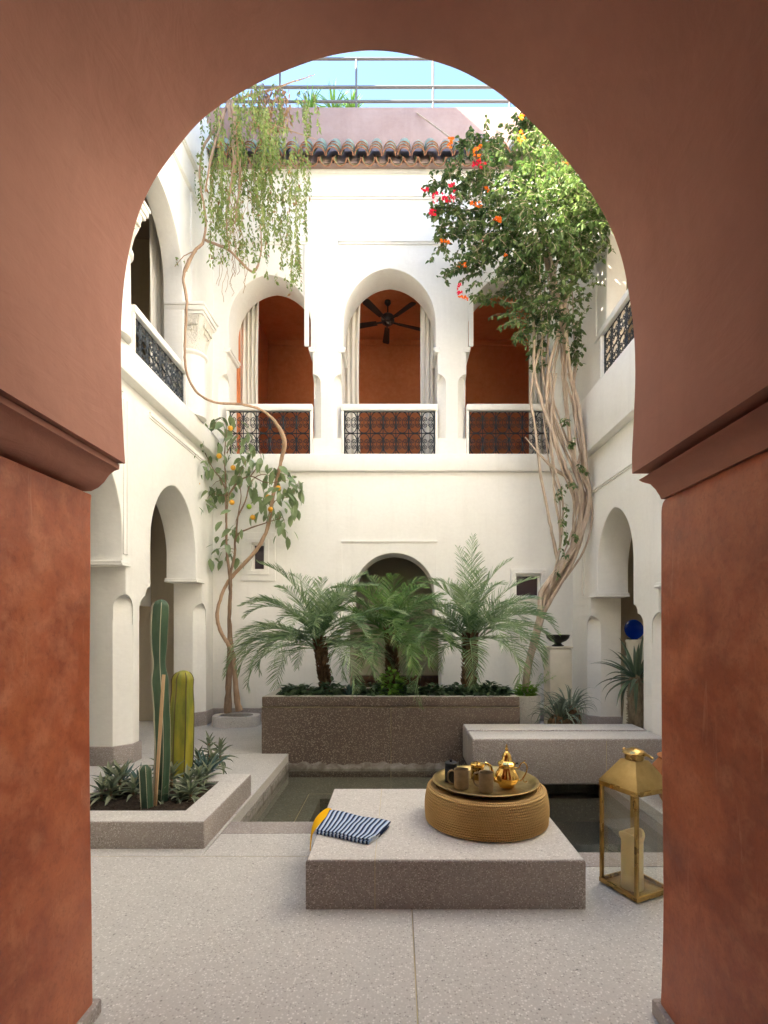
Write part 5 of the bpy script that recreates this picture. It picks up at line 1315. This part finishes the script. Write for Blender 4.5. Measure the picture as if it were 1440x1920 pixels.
L1 = [('aloe','blue green aloe with upright spikes behind the small cactus',(262,1478),18,.25,.032,'blue_agave',82,25,.4,0),
      ('aloe','blue green aloe with pointed leaves to the right of the yellow cactus',(385,1452),20,.30,.034,'blue_agave',80,20,.5,0),
      ('aloe','short spiky aloe at the foot of the yellow cactus',(352,1462),16,.24,.030,'blue_agave',85,25,.4,0),
      ('succulent','leafy rosette plant at the far right tip of the corner planter',(413,1428),20,.17,.034,'rosette',75,-15,1.3,.16),
      ('succulent','leafy rosette plant rising above the planter rim beside the tip',(392,1425),16,.17,.032,'rosette',75,-15,1.3,.20),
      ('succulent','drooping rosette in front of the yellow cactus',(352,1490),22,.19,.036,'rosette',70,-25,1.5,.12),
      ('succulent','drooping rosette at the right of the soil near the rim',(372,1478),20,.18,.036,'rosette',70,-25,1.5,.11),
      ('succulent','broad-leaved rosette directly right of the wooden stake',(322,1480),20,.18,.036,'rosette',70,-25,1.5,.15),
      ('succulent','low rosette by the soil edge in front of the cacti',(338,1500),16,.14,.034,'rosette',65,-25,1.4,.06),
      ('succulent','rosette with long hanging leaves left of the small cactus',(225,1488),20,.22,.040,'rosette',70,-30,1.7,.16),
      ('succulent','second hanging rosette beside the front rim on the left',(208,1498),16,.22,.036,'rosette',70,-30,1.7,.10),
      ('succulent','loose rosette at the left edge touching the red pier',(190,1500),16,.20,.028,'rosette',65,-20,1.4,.10),
      ('succulent','small rosette between the aloe and the tall cactus',(250,1492),14,.16,.032,'rosette',70,-15,1.3,.08),
      ('succulent','thin rosette behind the tall cactus',(300,1448),14,.16,.030,'rosette',70,-15,1.2,.12),
      ('succulent','rosette behind the yellow cactus on the right',(372,1440),16,.17,.032,'rosette',70,-15,1.2,.12)]
L1 += [('succulent','rosette behind the aloe near the right rim of the bed',(398,1440),18,.18,.034,'rosette',70,-20,1.3,.10),
      ('succulent','rosette in the middle front beside the small cactus',(300,1502),16,.15,.032,'rosette',65,-25,1.4,.05),
      ('succulent','rosette filling the right front corner of the bed',(358,1500),18,.17,.034,'rosette',70,-25,1.5,.09),
      ('aloe','blue green aloe behind the hanging rosettes on the left',(228,1468),16,.24,.032,'blue_agave',80,20,.5,0),
      ('succulent','rosette at the back left of the bed',(205,1472),16,.18,.034,'rosette',70,-20,1.4,.12),
      ('succulent','pale rosette leaning over the right inner edge',(388,1468),18,.19,.034,'rosette',70,-25,1.5,.10)]
for i, (nm, lb, pq, n, L, wd, mt, e0, e1, dr, h) in enumerate(L1):
    rosette(nm, lb, soilpt(*pq), n, L, wd, M[mt], e0, e1, dr, G1, i, cat='succulent', height=h, leafpart=(h == 0))
# ---- plants in the raised planter
G2 = 'ground plants in the raised planter'
def pz(px, D): return Vector(((px-745)*D/F, D, PZ-.055))
rosette('agave', 'dark spiky agave rosette between the left and middle palms', pz(657,6.12), 22, .25, .045, M['blue_agave'], 82, 15, .3, G2, 50, cat='agave', leafpart=True)
rosette('agave', 'small spiky agave just left of the right palm trunk', pz(848,6.12), 18, .20, .035, M['blue_agave'], 82, 15, .3, G2, 51, cat='agave', leafpart=True)
rosette('agave', 'small spiky agave between the middle and right palms', pz(782,6.15), 16, .20, .035, M['blue_agave'], 82, 15, .3, G2, 52, cat='agave', leafpart=True)
def clump(name, label, base, rx, ry, h, n, leaf, mat, seed, group=G2, cat='plant'):
    r = random.Random(seed); base = Vector(base); t = thing(name, label, cat, tuple(base), group=group); mb = MB()
    for i in range(n):
        a = r.uniform(0, 6.28); q = r.random()**.5; p = base+Vector((math.cos(a)*rx*q, math.sin(a)*ry*q, h*r.random()*(1-.5*q)+.015))
        d = Vector((math.cos(a)+r.uniform(-.6,.6), math.sin(a)+r.uniform(-.6,.6), r.uniform(-.2,1.0))); put_leaf(mb, p, d, leaf*r.uniform(.7,1.2), leaf*.5, r.uniform(-.5,.5), .3, .35)
    mb.build('leaves', mat, t, smooth=0); return t
for i, (px, lb, mt, rx, h) in enumerate([(560,'dark leafy ground plant at the left end of the planter','dark_leaf',.17,.10),(620,'dark leafy plant at the foot of the left palm','dark_leaf',.12,.12),(695,'dark leafy plant left of the middle palm foot','dark_leaf',.13,.11),
        (733,'small bright green bushy herb at the middle palm foot','lime_leaf',.12,.24),(765,'dark leafy plant right of the middle palm foot','dark_leaf',.10,.12),(815,'dark leafy ground plant between middle and right palm','dark_leaf',.14,.10),
        (860,'dark leafy plant left of the right palm foot','dark_leaf',.08,.10),(920,'low dark rosettes at the right end of the planter','dark_leaf',.15,.10),(900,'low dark plant just right of the shaggy trunk','dark_leaf',.08,.10),(940,'dark plant in the right corner of the planter','dark_leaf',.07,.07)]):
    clump('ground_plant', lb, pz(px, 6.08), rx*1.1, .11, h*1.5+.03, int(80+rx*900), .095, M[mt], 60+i)
clump('fern_tuft', 'bright feathery tuft in the round pot of the climber', (1.74,7.0,.46), .10, .08, .22, 130, .10, M['lime_leaf'], 88, None, 'fern')
mb = MB(); tf = thing('asparagus_fern', 'light green feathery sprig beside the round pot', 'fern', (1.80,6.98,.46))
for (a, b) in ((1030,1260),(1022,1275),(1040,1268),(1015,1262)):
    q = smoothpath([(1.80,6.98,.46),(1.86,6.95,.62),tuple(P(a,b,6.9))], 8); mb.tube(q, .002, 3, cap=False)
    for p in q[6:]:
        for _ in range(7): put_leaf(mb, Vector(p), Vector((rb.uniform(-1,1), rb.uniform(-1,1), rb.uniform(-.5,.5))), .045, .005, 0)
mb.build('sprigs', M['lime_leaf'], tf, smooth=0)

# ---- cacti
def cactus(name, label, base, top, r, ribs, mat, spine_mat, depth=.16, bulges=(), seed=0, lean=0):
    b, tp_ = Vector(base), Vector(top); t = thing(name, label, 'cactus', tuple(b), group='columnar cacti in the corner planter')
    H = (tp_-b).length; nz, n = 60, ribs*8; mb = MB(); sp = MB(); rr = random.Random(seed)
    def R_(s): 
        v = 1.0
        for c, w_, a in bulges: v += a*math.exp(-((s-c)/w_)**2)
        cap = H*(1-s); k = min(1, cap/(r*1.0)); return r*v*math.sqrt(max(0, 1-(1-k)**2))
    def C_(s): return b.lerp(tp_, s)+Vector((lean*math.sin(s*6.0), 0, 0))
    ss = [i/nz*.93 for i in range(nz)]+[.93+.07*math.sin(i/14*math.pi/2) for i in range(15)]
    for s in ss:
        c = C_(s); Rr = R_(s)
        for j in range(n):
            th = 2*math.pi*j/n; k = abs(math.sin(th*ribs/2)); k = 1-depth+depth*(1-k**1.6)*1.0
            mb.v.append((c.x+Rr*k*math.cos(th), c.y+Rr*k*math.sin(th), c.z))
    for i in range(len(ss)-1):
        for j in range(n): mb.face((i*n+j, i*n+(j+1)%n, (i+1)*n+(j+1)%n, (i+1)*n+j))
    mb.face([(len(ss)-1)*n+j for j in range(n)])
    mb.build('body', mat, t, smooth=50)
    for k in range(ribs):
        th = 2*math.pi*k/ribs; rib = []
        for s in [.02+i*.0125/1 for i in range(78)]:
            c = C_(s); Rr = R_(s)*1.012; p = c+Vector((Rr*math.cos(th), Rr*math.sin(th), 0)); rib.append(p)
            for _ in range(2):
                d = Vector((math.cos(th)+rr.uniform(-.6,.6), math.sin(th)+rr.uniform(-.6,.6), rr.uniform(-.5,.7))).normalized()*rr.uniform(.005,.011)
                q = len(sp.v); s_ = Vector((.0009,.0009,0)); sp.v += [tuple(p-s_), tuple(p+s_), tuple(p+d)]; sp.f.append((q,q+1,q+2)); sp.m.append(0)
        sp.tube(rib, r*.05, 3, cap=False)
    sp.build('spines', spine_mat, t, smooth=0)['kind'] = 'stuff'
    return t
cb = soilpt(300, 1500); cactus('tall_cactus', 'tall narrow dark green cactus with pale ribs and a waist', (cb.x, cb.y, LZ-.05), P(303,1124,cb.y), .062, 6, M['cactus'], M['spine'], .22,
       ((.69,.06,-.24),(.90,.08,.06),(.60,.035,.10),(.1,.2,-.05),(.30,.03,-.05),(.45,.02,-.04)), 1, .016)
cb2 = soilpt(338, 1462); cactus('yellow_cactus', 'stout yellow green cactus with dark ribs right of the tall one', (cb2.x, cb2.y, LZ-.05), P(344,1257,cb2.y), .098, 7, M['ycactus'], M['dspine'], .13, ((.85,.12,-.12),(.3,.3,.06)), 2)
cb3 = soilpt(276, 1512); cactus('small_cactus', 'short small cactus at the foot of the tall one', (cb3.x, cb3.y, LZ-.05), P(272,1434,cb3.y), .045, 6, M['cactus'], M['spine'], .2, (), 3)
s0 = soilpt(291, 1510); s1 = P(307, 1265, s0.y+.0); dv = (Vector(s1)-s0)
stk = MB().box(-.011,.011,-.006,.006,0,dv.length); stk.xform(Matrix.Translation(s0) @ Vector((0,0,1)).rotation_difference(dv).to_matrix().to_4x4())
so_ = stk.build('wooden_stake', M['cane'], None, origin=tuple(s0), bevel=.001); tag(so_, 'flat pale wooden stake leaning against the tall cactus', 'stake')

# ---- hairy grey plants behind the channel wall, and the spiny palm-like plant
for i, (px, D, h, n, L, lb) in enumerate(((1048,6.15,.16,60,.42,'grey green spidery plant behind the left end of the channel wall'),(1068,6.35,.34,60,.40,'taller grey green spidery plant in front of the stone pedestal'))):
    x = (px-745)*D/F; t = thing('spider_plant', lb, 'plant', (x, D, 0), group='spidery plants behind the channel wall'); mb = MB(); r = random.Random(70+i)
    MB().lathe([(.08,0),(.13,.06),(.15,.16),(.13,.26+h*.4),(.08,.32+h*.4),(.001,.36+h*.4)], 24, (x,D,0)).build('root_ball', M['palmtrunk'], t)
    for k in range(n):
        az = r.uniform(0, 6.28); f = r.random(); strap(mb, Vector((x+math.cos(az)*.06, D+math.sin(az)*.06, .22+h*.4+r.uniform(0,.14))), az, R(85-70*f), L*r.uniform(.7,1.1), .020, 1.6+f*1.4, r.uniform(-.6,.6), 8, .2)
    mb.build('leaves', M['airplant'], t, smooth=60)
px_, D = 1200, 5.98; x = (px_-745)*D/F-.03
pc = thing('spiny_trunk_plant', 'strap-leaved plant on a thick spiny trunk beside the right arch', 'plant', (x, D, 0))
c_ = Vector((x, D, .92)); mb = MB(); mb.tube([(x+.02,D,0),(x+.01,D,.3),(x-.01,D,.6),(x-.015,D,.84),(x-.01,D,.90)], [.098,.105,.098,.085,.05], 18); r = random.Random(90)
for k in range(900):
    z = r.uniform(.01,.9); a = r.uniform(0,6.28); rr_ = .098 if z < .7 else .098-.05*(z-.7)/.2; d = Vector((math.cos(a), math.sin(a), r.uniform(-.2,.8))); p = Vector((x+rr_*math.cos(a), D+rr_*math.sin(a), z)); s_ = Vector((-d.y,d.x,0))*.004
    q = len(mb.v); mb.v += [tuple(p-s_), tuple(p+s_), tuple(p+d*.028), tuple(p+Vector((0,0,.008))+d*.01)]; mb.f += [(q,q+1,q+2),(q,q+3,q+2)]; mb.m += [0,0]
mb.build('trunk', M['pachytrunk'], pc)
for k in range(42):
    f = (k+.5)/42; az = R(k*137.5+r.uniform(-10,10)); el = R(86-115*f+r.uniform(-8,8)); mb = MB()
    strap(mb, Vector((x-.01,D,.88))+Vector((math.cos(az)*.04, math.sin(az)*.04, -.05*f)), az, el, r.uniform(.42,.56), .045, .5+1.1*f, r.uniform(-.3,.3), 8, .22); mb.build('leaf', M['pachy'], pc, smooth=60)

# ---- potted greens on the terrace beyond the parapet
for i, (px, py, D, h) in enumerate(((582,205,8.8,.5),(660,205,9.6,.45),(625,205,9.7,.6))):
    q = P(px, py, D); base = Vector((q.x, D, 8.501)); t = thing('terrace_plant', ['spiky yellow green terrace plant left of the pale post','small palm-like terrace plant beside the railing post','thin leafy terrace plant between the railing posts'][i], 'plant', tuple(base))
    MB().lathe([(.14,0),(.2,.35),(.21,.4),(.18,.4)], 20, tuple(base)).build('pot', M['terracotta'], t)
    MB().tube([base+Vector((0,0,.38)), Vector((q.x,D,q.z-.05))], [.03,.015], 8).build('trunk', M['bark'], t); mb = MB(); r = random.Random(120+i)
    for k in range(34): strap(mb, Vector((q.x,D,q.z-.08)), r.uniform(0,6.28), R(r.uniform(5,85)), h*r.uniform(.6,1), .03, r.uniform(.4,1.6), 0, 6)
    mb.build('leaves', M['lime_leaf'], t, smooth=60)
q = P(603, 205, 10); pp = MB().box(q.x-.05, q.x+.05, 9.95, 10.05, 8.501, 10.9).build('pale_post', M['pedestal'], None, bevel=.01, origin=(q.x,10,8.5)); tag(pp, 'pale square post on the terrace behind the railing', 'post')
